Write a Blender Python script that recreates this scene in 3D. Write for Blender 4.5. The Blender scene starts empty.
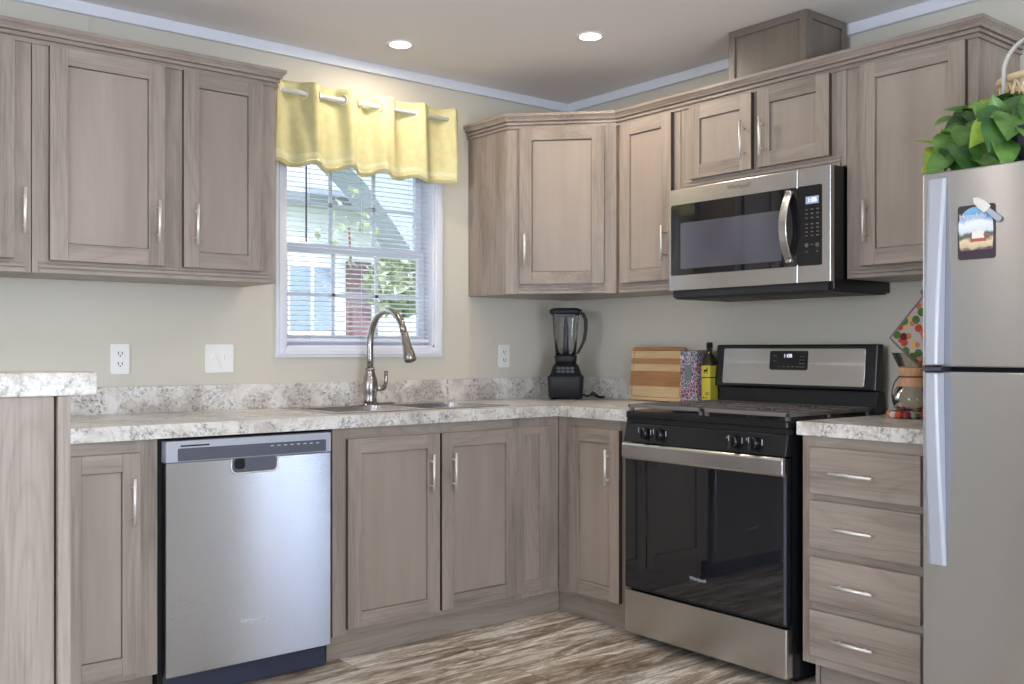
import bpy, bmesh, math, random
from mathutils import Vector, Matrix
random.seed(7)
SC = bpy.context.scene
COL = SC.collection
R = math.radians

# ------------------------------------------------------------------ camera, world, lights, exposure
cam_d = bpy.data.cameras.new('camera'); cam = bpy.data.objects.new('camera', cam_d); COL.objects.link(cam)
cam_d.sensor_width = 36.0; cam_d.lens = 985.0 / 1024.0 * 36.0
cam_d.shift_y = 7.3 / 1024.0
cam_d.clip_start = 0.05; cam_d.clip_end = 200
cam.location = (-3.49, -3.83, 1.158)
cam.rotation_euler = (R(90), 0, -math.atan2(.6307, .776))
SC.camera = cam

W = bpy.data.worlds.new('sky'); SC.world = W; W.use_nodes = True
bg = W.node_tree.nodes['Background']; bg.inputs[0].default_value = (.80, .90, 1.0, 1); bg.inputs[1].default_value = 4.2

def area(name, loc, rot, sx, sy, power, col, spread=180):
    d = bpy.data.lights.new(name, 'AREA'); d.shape = 'RECTANGLE'; d.size = sx; d.size_y = sy
    d.energy = power; d.color = col; d.spread = R(spread)
    o = bpy.data.objects.new(name, d); COL.objects.link(o); o.location = loc; o.rotation_euler = rot
    return o
DAY = (.71, .82, 1.0)
RX0, RY0, H = -6.8, -7.2, 2.44
area('patio_fill', (-3.3, RY0 - .10, 1.05), (R(112), 0, 0), 1.9, 2.0, 160, DAY)  # added lamp at an unseen patio door, tilted up to brighten the ceiling
area('side_fill', (RX0 - .10, -2.7, 1.35), (R(100), 0, R(-90)), 1.8, 1.3, 105, DAY)  # added lamp at an unseen window, placed to brighten the right wall
area('daylight_right', (.10, -4.62, 1.15), (R(96), 0, R(90)), .7, 1.8, 60, DAY)
sd = bpy.data.lights.new('sun', 'SUN'); sd.energy = 5.0; sd.angle = R(2); sd.color = (1, .95, .88)
so = bpy.data.objects.new('sun', sd); COL.objects.link(so); so.rotation_euler = (R(48), 0, R(-25)); so.location = (0, 0, 8)

SC.view_settings.view_transform = 'Standard'; SC.view_settings.look = 'None'
SC.view_settings.gamma = 1; SC.view_settings.use_curve_mapping = False
SC.view_settings.exposure = -0.16
SC.cycles.use_denoising = True
SC.cycles.max_bounces = 10; SC.cycles.transparent_max_bounces = 24
SC.cycles.sample_clamp_indirect = 6

# ------------------------------------------------------------------ materials
def srgb(r, g, b):
    f = lambda c: (c / 255 / 12.92) if c / 255 <= .04045 else ((c / 255 + .055) / 1.055) ** 2.4
    return (f(r), f(g), f(b), 1)
def mat(name):
    m = bpy.data.materials.new(name); m.use_nodes = True
    nt = m.node_tree; return m, nt, nt.nodes['Principled BSDF']
def N(nt, t, **kw):
    n = nt.nodes.new(t)
    for k, v in kw.items(): setattr(n, k, v)
    return n
def plain(name, col, rough=.5, metal=0, spec=None, coat=0, bump=0, bscale=200, var=0):
    m, nt, b = mat(name)
    b.inputs['Base Color'].default_value = col; b.inputs['Roughness'].default_value = rough
    b.inputs['Metallic'].default_value = metal
    if spec is not None: b.inputs['Specular IOR Level'].default_value = spec
    if coat: b.inputs['Coat Weight'].default_value = coat; b.inputs['Coat Roughness'].default_value = .1
    tc = N(nt, 'ShaderNodeTexCoord'); n = N(nt, 'ShaderNodeTexNoise'); n.inputs['Scale'].default_value = bscale
    nt.links.new(tc.outputs['Object'], n.inputs['Vector'])
    if bump:
        bp = N(nt, 'ShaderNodeBump'); bp.inputs['Strength'].default_value = bump; bp.inputs['Distance'].default_value = .002
        nt.links.new(n.outputs[0], bp.inputs['Height']); nt.links.new(bp.outputs[0], b.inputs['Normal'])
    mr = N(nt, 'ShaderNodeMapRange'); mr.inputs[3].default_value = max(0, rough - .04); mr.inputs[4].default_value = rough + .04
    nt.links.new(n.outputs[0], mr.inputs[0]); nt.links.new(mr.outputs[0], b.inputs['Roughness'])
    if var:
        n2 = N(nt, 'ShaderNodeTexNoise'); n2.inputs['Scale'].default_value = 3; nt.links.new(tc.outputs['Object'], n2.inputs['Vector'])
        mx = N(nt, 'ShaderNodeMix', data_type='RGBA'); mx.inputs[6].default_value = tuple(c * (1 - var) for c in col[:3]) + (1,)
        mx.inputs[7].default_value = tuple(min(1, c * (1 + var)) for c in col[:3]) + (1,)
        nt.links.new(n2.outputs[0], mx.inputs[0]); nt.links.new(mx.outputs[2], b.inputs['Base Color'])
    return m
def ramp(nt, stops):
    r = N(nt, 'ShaderNodeValToRGB'); e = r.color_ramp.elements
    e[0].position, e[0].color = stops[0]; e[1].position, e[1].color = stops[1]
    for p, c in stops[2:]:
        x = e.new(p); x.color = c
    return r

def wood(name, axis, c_dark, c_mid, c_light, rough=.38, grain=1.0, cath=.5):
    """stained oak / ash, grain along axis (0 x, 1 y, 2 z)"""
    m, nt, b = mat(name)
    tc = N(nt, 'ShaderNodeTexCoord'); oi = N(nt, 'ShaderNodeObjectInfo')
    add = N(nt, 'ShaderNodeVectorMath', operation='ADD'); sc = N(nt, 'ShaderNodeVectorMath', operation='SCALE')
    cmb = N(nt, 'ShaderNodeCombineXYZ')
    for i in range(3): nt.links.new(oi.outputs['Random'], cmb.inputs[i])
    nt.links.new(cmb.outputs[0], sc.inputs[0]); sc.inputs['Scale'].default_value = 9.0
    nt.links.new(tc.outputs['Object'], add.inputs[0]); nt.links.new(sc.outputs[0], add.inputs[1])
    def mapped(across, along):
        mp = N(nt, 'ShaderNodeMapping'); s = [across] * 3; s[axis] = along
        mp.inputs['Scale'].default_value = s; nt.links.new(add.outputs[0], mp.inputs['Vector']); return mp.outputs[0]
    fine = N(nt, 'ShaderNodeTexNoise'); fine.inputs['Scale'].default_value = 1; fine.inputs['Detail'].default_value = 5
    fine.inputs['Roughness'].default_value = .65; nt.links.new(mapped(150, 4), fine.inputs['Vector'])
    broad = N(nt, 'ShaderNodeTexNoise'); broad.inputs['Scale'].default_value = 1; broad.inputs['Detail'].default_value = 2
    nt.links.new(mapped(9, 1.1), broad.inputs['Vector'])
    # cathedral rings: bands of a slowly varying field
    fld = N(nt, 'ShaderNodeTexNoise'); fld.inputs['Scale'].default_value = 1; fld.inputs['Detail'].default_value = 1.5
    nt.links.new(mapped(6, .9), fld.inputs['Vector'])
    mul = N(nt, 'ShaderNodeMath', operation='MULTIPLY'); mul.inputs[1].default_value = 16
    nt.links.new(fld.outputs[0], mul.inputs[0])
    fr = N(nt, 'ShaderNodeMath', operation='PINGPONG'); fr.inputs[1].default_value = .5; nt.links.new(mul.outputs[0], fr.inputs[0])
    ln = ramp(nt, [(0, (0, 0, 0, 1)), (.22, (1, 1, 1, 1))]); nt.links.new(fr.outputs[0], ln.inputs[0])
    r1 = ramp(nt, [(.28, c_dark), (.52, c_mid), (.75, c_light)]); 
    a = N(nt, 'ShaderNodeMath', operation='MULTIPLY'); a.inputs[1].default_value = .45 * grain
    nt.links.new(fine.outputs[0], a.inputs[0])
    a2 = N(nt, 'ShaderNodeMath', operation='MULTIPLY_ADD'); a2.inputs[1].default_value = 1 - .45 * grain
    nt.links.new(broad.outputs[0], a2.inputs[0]); nt.links.new(a.outputs[0], a2.inputs[2]); nt.links.new(a2.outputs[0], r1.inputs[0])
    mx = N(nt, 'ShaderNodeMix', data_type='RGBA', blend_type='MULTIPLY'); mx.inputs[0].default_value = .22 * cath
    nt.links.new(r1.outputs[0], mx.inputs[6]); nt.links.new(ln.outputs[0], mx.inputs[7])
    hv = N(nt, 'ShaderNodeHueSaturation'); mr = N(nt, 'ShaderNodeMapRange'); mr.inputs[3].default_value = .95; mr.inputs[4].default_value = 1.05
    nt.links.new(oi.outputs['Random'], mr.inputs[0]); nt.links.new(mr.outputs[0], hv.inputs['Value'])
    nt.links.new(mx.outputs[2], hv.inputs['Color']); nt.links.new(hv.outputs[0], b.inputs['Base Color'])
    b.inputs['Roughness'].default_value = rough
    bp = N(nt, 'ShaderNodeBump'); bp.inputs['Strength'].default_value = .12; bp.inputs['Distance'].default_value = .001
    nt.links.new(fine.outputs[0], bp.inputs['Height']); nt.links.new(bp.outputs[0], b.inputs['Normal'])
    return m
WD, WM, WL = srgb(112, 100, 91), srgb(156, 143, 132), srgb(172, 159, 147)
M = {}
M['wv'] = wood('stained_oak_vertical', 2, WD, WM, WL)
M['wx'] = wood('stained_oak_along_x', 0, WD, WM, WL)
M['wy'] = wood('stained_oak_along_y', 1, WD, WM, WL)
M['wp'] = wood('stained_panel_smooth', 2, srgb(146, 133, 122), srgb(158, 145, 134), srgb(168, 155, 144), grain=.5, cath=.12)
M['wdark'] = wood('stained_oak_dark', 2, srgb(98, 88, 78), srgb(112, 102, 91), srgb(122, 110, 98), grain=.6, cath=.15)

def paint(name, col, rough=.75):
    return plain(name, col, rough, bump=.15, bscale=350, spec=.3)
M['wall'] = paint('greige_wall_paint', srgb(206, 201, 188))
M['ceiling'] = paint('ceiling_paint', srgb(240, 234, 230))
M['trim'] = paint('white_trim_paint', srgb(226, 228, 236), .5)
M['white'] = plain('white_plastic', srgb(235, 235, 232), .35)
M['vinyl'] = plain('white_vinyl', srgb(226, 232, 242), .4)
M['slat'] = plain('blind_slat', srgb(232, 236, 246), .45)
M['black'] = plain('black_enamel', srgb(22, 23, 27), .22, spec=.5)
M['blackm'] = plain('matte_black', srgb(27, 27, 30), .55, bump=.2, bscale=600)
M['iron'] = plain('cast_iron', srgb(112, 106, 104), .6, bump=.4, bscale=500)
M['dark'] = plain('dark_gap', srgb(14, 14, 15), .8)
M['darkgrey'] = plain('dark_grey_plastic', srgb(74, 78, 90), .35)
M['nickel'] = plain('brushed_nickel', (.80, .78, .75, 1), .45, .75)
M['wedge'] = plain('dark_door_edge', srgb(74, 62, 56), .5)  # door side faces get a darker brown than the fronts
M['faucet'] = plain('faucet_brushed_nickel', (.36, .34, .32, 1), .27, 1)
M['toe'] = plain('dishwasher_toe_panel', srgb(44, 50, 70), .5)

def steel(name, col, rough, aniso, axis='Z', smudge=0):
    m, nt, b = mat(name)
    b.inputs['Metallic'].default_value = 1; b.inputs['Base Color'].default_value = col
    b.inputs['Anisotropic'].default_value = aniso; b.inputs['Anisotropic Rotation'].default_value = .25
    tc = N(nt, 'ShaderNodeTexCoord')
    tg = N(nt, 'ShaderNodeTangent'); tg.direction_type = 'RADIAL'; tg.axis = axis
    nt.links.new(tg.outputs[0], b.inputs['Tangent'])
    n = N(nt, 'ShaderNodeTexNoise'); n.inputs['Scale'].default_value = 3; n.inputs['Detail'].default_value = 1
    nt.links.new(tc.outputs['Object'], n.inputs['Vector'])
    mr = N(nt, 'ShaderNodeMapRange'); mr.inputs[1].default_value = .2; mr.inputs[2].default_value = .8
    mr.inputs[3].default_value = rough - .001; mr.inputs[4].default_value = rough + .001
    nt.links.new(n.outputs[0], mr.inputs[0]); nt.links.new(mr.outputs[0], b.inputs['Roughness'])
    # fine brushing
    mp = N(nt, 'ShaderNodeMapping'); mp.inputs['Scale'].default_value = (5, 5, 60)
    nt.links.new(tc.outputs['Object'], mp.inputs['Vector'])
    n2 = N(nt, 'ShaderNodeTexNoise'); n2.inputs['Scale'].default_value = 1; n2.inputs['Detail'].default_value = 2
    nt.links.new(mp.outputs[0], n2.inputs['Vector'])
    mx = N(nt, 'ShaderNodeMix', data_type='RGBA'); mx.inputs[6].default_value = tuple(c * .97 for c in col[:3]) + (1,)
    mx.inputs[7].default_value = tuple(min(1, c * 1.03) for c in col[:3]) + (1,)
    nt.links.new(n2.outputs[0], mx.inputs[0]); nt.links.new(mx.outputs[2], b.inputs['Base Color'])
    return m
M['steel'] = steel('stainless_steel', (.60, .59, .58, 1), .27, .6)
M['steel_dw'] = steel('dishwasher_stainless', (.47, .49, .54, 1), .27, .95)
M['steel_fr'] = steel('fridge_stainless', (.50, .51, .54, 1), .27, .95)
M['silver'] = plain('silver_plastic', srgb(172, 177, 188), .4, .2)
M['logo'] = plain('logo_grey', srgb(96, 88, 80), .5)
M['logo_l'] = plain('logo_silver', srgb(200, 200, 202), .4)
M['lcd'] = None

def emis(name, col, s):
    m, nt, b = mat(name)
    b.inputs['Emission Color'].default_value = col; b.inputs['Emission Strength'].default_value = s
    b.inputs['Base Color'].default_value = col
    n = N(nt, 'ShaderNodeTexNoise'); mr = N(nt, 'ShaderNodeMapRange'); mr.inputs[3].default_value = s * .98; mr.inputs[4].default_value = s * 1.02
    nt.links.new(n.outputs[0], mr.inputs[0]); nt.links.new(mr.outputs[0], b.inputs['Emission Strength'])
    return m
M['lamp'] = emis('lamp_disc', (1, .93, .8, 1), 14)
M['clock'] = emis('clock_digits', (.75, .72, 1, 1), 1.4)
M['lcdlit'] = emis('lcd_backlight', srgb(150, 170, 200), .25)

def glassy(name, col=(1, 1, 1, 1), refl=.08, rough=.02, tint=1.0):
    """thin clear pane: see-through plus a fresnel reflection"""
    m = bpy.data.materials.new(name); m.use_nodes = True; nt = m.node_tree; nt.nodes.clear()
    out = N(nt, 'ShaderNodeOutputMaterial'); tr = N(nt, 'ShaderNodeBsdfTransparent'); gl = N(nt, 'ShaderNodeBsdfGlossy')
    tr.inputs[0].default_value = tuple(c * tint for c in col[:3]) + (1,); gl.inputs['Roughness'].default_value = rough
    fr = N(nt, 'ShaderNodeFresnel'); fr.inputs[0].default_value = 1.45
    n = N(nt, 'ShaderNodeTexNoise'); n.inputs['Scale'].default_value = 5
    ad = N(nt, 'ShaderNodeMath', operation='MULTIPLY_ADD'); ad.inputs[1].default_value = refl * .3
    nt.links.new(n.outputs[0], ad.inputs[0]); nt.links.new(fr.outputs[0], ad.inputs[2])
    mx = N(nt, 'ShaderNodeMixShader'); nt.links.new(ad.outputs[0], mx.inputs[0])
    nt.links.new(tr.outputs[0], mx.inputs[1]); nt.links.new(gl.outputs[0], mx.inputs[2]); nt.links.new(mx.outputs[0], out.inputs[0])
    return m
M['glass'] = glassy('window_glass')
M['jar'] = glassy('clear_plastic', (.80, .80, .82, 1))
M['carafe'] = glassy('carafe_glass', (.82, .78, .70, 1))
m, nt, b = mat('oven_glass'); b.inputs['Base Color'].default_value = (.012, .012, .015, 1); b.inputs['Roughness'].default_value = .03
b.inputs['Specular IOR Level'].default_value = .9
n = N(nt, 'ShaderNodeTexNoise'); n.inputs['Scale'].default_value = 6; n.inputs['Detail'].default_value = 5
mr = N(nt, 'ShaderNodeMapRange'); mr.inputs[3].default_value = .0; mr.inputs[4].default_value = .12; mr.inputs[1].default_value = .45; mr.inputs[2].default_value = .8
tc = N(nt, 'ShaderNodeTexCoord'); nt.links.new(tc.outputs['Object'], n.inputs['Vector'])
nt.links.new(n.outputs[0], mr.inputs[0]); nt.links.new(mr.outputs[0], b.inputs['Roughness']); M['oglass'] = m
m, nt, b = mat('microwave_glass'); b.inputs['Base Color'].default_value = srgb(70, 70, 78); b.inputs['Roughness'].default_value = .08
b.inputs['Specular IOR Level'].default_value = .9
tc = N(nt, 'ShaderNodeTexCoord'); ck = N(nt, 'ShaderNodeTexNoise'); ck.inputs['Scale'].default_value = 4
nt.links.new(tc.outputs['Object'], ck.inputs['Vector'])
rp = ramp(nt, [(.25, srgb(78, 78, 88)), (.75, srgb(96, 96, 108))]); nt.links.new(ck.outputs[0], rp.inputs[0]); nt.links.new(rp.outputs[0], b.inputs['Base Color'])  # grey lightened to carry the bright room's reflection in the colour
M['mglass'] = m

# granite-look laminate
def laminate():
    m, nt, b = mat('granite_laminate')
    tc = N(nt, 'ShaderNodeTexCoord')
    def noise(s, d, r=.6, dist=0):
        n = N(nt, 'ShaderNodeTexNoise'); n.inputs['Scale'].default_value = s; n.inputs['Detail'].default_value = d
        n.inputs['Roughness'].default_value = r; n.inputs['Distortion'].default_value = dist
        nt.links.new(tc.outputs['Object'], n.inputs['Vector']); return n
    a = noise(7, 6, .6, .6); r1 = ramp(nt, [(.35, srgb(190, 184, 176)), (.5, srgb(218, 214, 207)), (.65, srgb(234, 232, 229))])
    nt.links.new(a.outputs[0], r1.inputs[0])
    s = noise(75, 6, .8, .3); r2 = ramp(nt, [(.40, (1, 1, 1, 1)), (.54, (0, 0, 0, 1))]); nt.links.new(s.outputs[0], r2.inputs[0])
    c = noise(9, 4, .65, 1.2); r3 = ramp(nt, [(.44, (0, 0, 0, 1)), (.6, (1, 1, 1, 1))]); nt.links.new(c.outputs[0], r3.inputs[0])
    mm = N(nt, 'ShaderNodeMath', operation='MULTIPLY'); nt.links.new(r2.outputs[0], mm.inputs[0]); nt.links.new(r3.outputs[0], mm.inputs[1])
    mx = N(nt, 'ShaderNodeMix', data_type='RGBA'); mx.inputs[7].default_value = srgb(112, 106, 104)
    nt.links.new(r1.outputs[0], mx.inputs[6]); nt.links.new(mm.outputs[0], mx.inputs[0])
    v = noise(3.2, 5, .6, 2.0); r4 = ramp(nt, [(.485, (0, 0, 0, 1)), (.5, (1, 1, 1, 1)), (.515, (0, 0, 0, 1))]); nt.links.new(v.outputs[0], r4.inputs[0])
    m4 = N(nt, 'ShaderNodeMath', operation='MULTIPLY'); m4.inputs[1].default_value = .45; nt.links.new(r4.outputs[0], m4.inputs[0])
    mx2 = N(nt, 'ShaderNodeMix', data_type='RGBA'); mx2.inputs[7].default_value = srgb(168, 156, 144)
    nt.links.new(mx.outputs[2], mx2.inputs[6]); nt.links.new(m4.outputs[0], mx2.inputs[0])
    nt.links.new(mx2.outputs[2], b.inputs['Base Color']); b.inputs['Roughness'].default_value = .3
    return m
M['lam'] = laminate()

# rustic plank floor, boards along x
def floor_mat():
    m, nt, b = mat('rustic_plank_floor')
    tc = N(nt, 'ShaderNodeTexCoord'); br = N(nt, 'ShaderNodeTexBrick')
    br.offset = .37; br.inputs['Scale'].default_value = 1; br.inputs['Brick Width'].default_value = 1.22; br.inputs['Row Height'].default_value = .18
    br.inputs['Mortar Size'].default_value = .0012; br.inputs['Mortar Smooth'].default_value = 0; br.inputs['Bias'].default_value = 0
    br.inputs['Color1'].default_value = (0, 0, 0, 1); br.inputs['Color2'].default_value = (1, 1, 1, 1); br.inputs['Mortar'].default_value = (.5, .5, .5, 1)
    nt.links.new(tc.outputs['Object'], br.inputs['Vector'])
    off = N(nt, 'ShaderNodeVectorMath', operation='SCALE'); off.inputs['Scale'].default_value = 7; nt.links.new(br.outputs['Color'], off.inputs[0])
    ad = N(nt, 'ShaderNodeVectorMath', operation='ADD'); nt.links.new(tc.outputs['Object'], ad.inputs[0]); nt.links.new(off.outputs[0], ad.inputs[1])
    def nz(sx, sy, d, r=.6, dist=0):
        mp = N(nt, 'ShaderNodeMapping'); mp.inputs['Scale'].default_value = (sx, sy, 1); nt.links.new(ad.outputs[0], mp.inputs['Vector'])
        n = N(nt, 'ShaderNodeTexNoise'); n.inputs['Scale'].default_value = 1; n.inputs['Detail'].default_value = d; n.inputs['Roughness'].default_value = r
        n.inputs['Distortion'].default_value = dist; nt.links.new(mp.outputs[0], n.inputs['Vector']); return n
    a = nz(2.4, 15, 9, .72, .6); r1 = ramp(nt, [(.36, srgb(128, 112, 98)), (.44, srgb(174, 158, 140)), (.51, srgb(210, 198, 182)), (.56, srgb(246, 240, 228))])
    nt.links.new(a.outputs[0], r1.inputs[0])
    f = nz(11, 75, 7, .85); r2 = ramp(nt, [(.40, (.50, .45, .40, 1)), (.53, (1, 1, 1, 1))]); nt.links.new(f.outputs[0], r2.inputs[0])
    mx = N(nt, 'ShaderNodeMix', data_type='RGBA', blend_type='MULTIPLY'); mx.inputs[0].default_value = .85
    nt.links.new(r1.outputs[0], mx.inputs[6]); nt.links.new(r2.outputs[0], mx.inputs[7])
    hv = N(nt, 'ShaderNodeHueSaturation'); mr = N(nt, 'ShaderNodeMapRange'); mr.inputs[3].default_value = .72; mr.inputs[4].default_value = 1.12
    nt.links.new(br.outputs['Color'], mr.inputs[0]); nt.links.new(mr.outputs[0], hv.inputs['Value']); nt.links.new(mx.outputs[2], hv.inputs['Color'])
    mo = N(nt, 'ShaderNodeMix', data_type='RGBA'); mo.inputs[7].default_value = srgb(50, 40, 32)
    nt.links.new(br.outputs['Fac'], mo.inputs[0]); nt.links.new(hv.outputs[0], mo.inputs[6]); nt.links.new(mo.outputs[2], b.inputs['Base Color'])
    b.inputs['Roughness'].default_value = .38
    bp = N(nt, 'ShaderNodeBump'); bp.inputs['Strength'].default_value = .2; bp.inputs['Distance'].default_value = .002
    nt.links.new(f.outputs[0], bp.inputs['Height']); nt.links.new(bp.outputs[0], b.inputs['Normal'])
    return m
M['floor'] = floor_mat()

def cloth(name, c1, c2, scale, trans=0.0):
    m, nt, b = mat(name)
    tc = N(nt, 'ShaderNodeTexCoord'); n = N(nt, 'ShaderNodeTexNoise'); n.inputs['Scale'].default_value = scale; n.inputs['Detail'].default_value = 6
    nt.links.new(tc.outputs['Object'], n.inputs['Vector']); r = ramp(nt, [(.35, c1), (.65, c2)])
    nt.links.new(n.outputs[0], r.inputs[0]); nt.links.new(r.outputs[0], b.inputs['Base Color']); b.inputs['Roughness'].default_value = .85
    w = N(nt, 'ShaderNodeTexNoise'); w.inputs['Scale'].default_value = 900; bp = N(nt, 'ShaderNodeBump'); bp.inputs['Strength'].default_value = .15
    bp.inputs['Distance'].default_value = .001; nt.links.new(tc.outputs['Object'], w.inputs['Vector'])
    nt.links.new(w.outputs[0], bp.inputs['Height']); nt.links.new(bp.outputs[0], b.inputs['Normal'])
    if trans:
        out = nt.nodes['Material Output']; tl = N(nt, 'ShaderNodeBsdfTranslucent'); mx = N(nt, 'ShaderNodeMixShader'); mx.inputs[0].default_value = trans
        nt.links.new(r.outputs[0], tl.inputs[0]); nt.links.new(b.outputs[0], mx.inputs[1]); nt.links.new(tl.outputs[0], mx.inputs[2]); nt.links.new(mx.outputs[0], out.inputs[0])
    return m
M['valance'] = cloth('yellow_linen', srgb(226, 219, 166), srgb(234, 228, 180), 30, .35)
M['lace'] = cloth('valance_lace_band', srgb(232, 230, 190), srgb(240, 238, 206), 80, .3)
M['wicker'] = plain('pale_wicker', srgb(222, 196, 156), .6, bump=.5, bscale=300, var=.12)
M['ribbon'] = plain('white_strap', srgb(196, 194, 188), .6)
M['pot'] = plain('navy_pot_glaze', srgb(34, 40, 54), .3)
M['soil'] = plain('potting_soil', srgb(50, 38, 30), .9, bump=.8, bscale=120)
M['board_l'] = wood('pale_maple', 1, srgb(206, 172, 124), srgb(226, 196, 150), srgb(236, 210, 168), cath=.4)
M['board_d'] = wood('brown_walnut_strip', 1, srgb(160, 110, 68), srgb(182, 132, 88), srgb(198, 150, 104), cath=.5)
M['collar'] = wood('carafe_collar_wood', 2, srgb(190, 140, 96), srgb(214, 166, 120), srgb(226, 184, 138))
M['leather'] = plain('brown_leather', srgb(110, 62, 40), .6)
M['coffee'] = plain('paper_filter', srgb(220, 205, 180), .8)

def leaf_mat(name, a, bcol):
    m, nt, b = mat(name)
    tc = N(nt, 'ShaderNodeTexCoord'); n = N(nt, 'ShaderNodeTexNoise'); n.inputs['Scale'].default_value = 14; n.inputs['Detail'].default_value = 3
    nt.links.new(tc.outputs['Object'], n.inputs['Vector']); r = ramp(nt, [(.35, a), (.65, bcol)])
    nt.links.new(n.outputs[0], r.inputs[0]); nt.links.new(r.outputs[0], b.inputs['Base Color']); b.inputs['Roughness'].default_value = .32
    out = nt.nodes['Material Output']; tl = N(nt, 'ShaderNodeBsdfTranslucent'); mx = N(nt, 'ShaderNodeMixShader'); mx.inputs[0].default_value = .2
    nt.links.new(r.outputs[0], tl.inputs[0]); nt.links.new(b.outputs[0], mx.inputs[1]); nt.links.new(tl.outputs[0], mx.inputs[2]); nt.links.new(mx.outputs[0], out.inputs[0])
    return m
M['leaf1'] = leaf_mat('pothos_leaf', srgb(66, 110, 46), srgb(118, 160, 82))
M['leaf2'] = leaf_mat('pothos_leaf_light', srgb(126, 172, 52), srgb(184, 208, 84))
M['leaf3'] = leaf_mat('pothos_leaf_dark', srgb(42, 84, 42), srgb(78, 120, 60))
M['tree'] = leaf_mat('tree_foliage', srgb(112, 130, 104), srgb(158, 170, 136))
M['grass'] = plain('lawn', srgb(120, 140, 84), .9, bump=.8, bscale=40, var=.2)
M['bark'] = plain('bark', srgb(90, 74, 62), .9, bump=.8, bscale=40)
# siding: horizontal lap lines
def siding(name, col):
    m, nt, b = mat(name)
    tc = N(nt, 'ShaderNodeTexCoord'); sp = N(nt, 'ShaderNodeSeparateXYZ'); nt.links.new(tc.outputs['Object'], sp.inputs[0])
    mu = N(nt, 'ShaderNodeMath', operation='MULTIPLY'); mu.inputs[1].default_value = 8; fr = N(nt, 'ShaderNodeMath', operation='FRACT')
    nt.links.new(sp.outputs[2], mu.inputs[0]); nt.links.new(mu.outputs[0], fr.inputs[0])
    r = ramp(nt, [(.0, tuple(c * .55 for c in col[:3]) + (1,)), (.10, col)]); nt.links.new(fr.outputs[0], r.inputs[0])
    nt.links.new(r.outputs[0], b.inputs['Base Color']); b.inputs['Roughness'].default_value = .6
    return m
M['siding'] = siding('white_lap_siding', srgb(226, 230, 238))
M['shingle'] = plain('grey_shingles', srgb(138, 146, 162), .9, bump=.6, bscale=60, var=.12)
M['brick'] = plain('plum_painted_door', srgb(112, 84, 98), .6)
M['hglass'] = plain('neighbour_window_glass', srgb(120, 140, 168), .15)

# ------------------------------------------------------------------ mesh building
class Fr:
    """local frame: u along the face, w up, n outward"""
    def __init__(s, O, u, n): s.O = Vector(O); s.u = Vector(u).normalized(); s.n = Vector(n).normalized(); s.w = Vector((0, 0, 1))
    def p(s, u, w, n): return s.O + s.u * u + s.w * w + s.n * n
FW = Fr((0, 0, 0), (1, 0, 0), (0, -1, 0))     # window wall: u = x, n = -y
FR = Fr((0, 0, 0), (0, -1, 0), (-1, 0, 0))    # right wall: u = -y, n = -x

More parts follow.
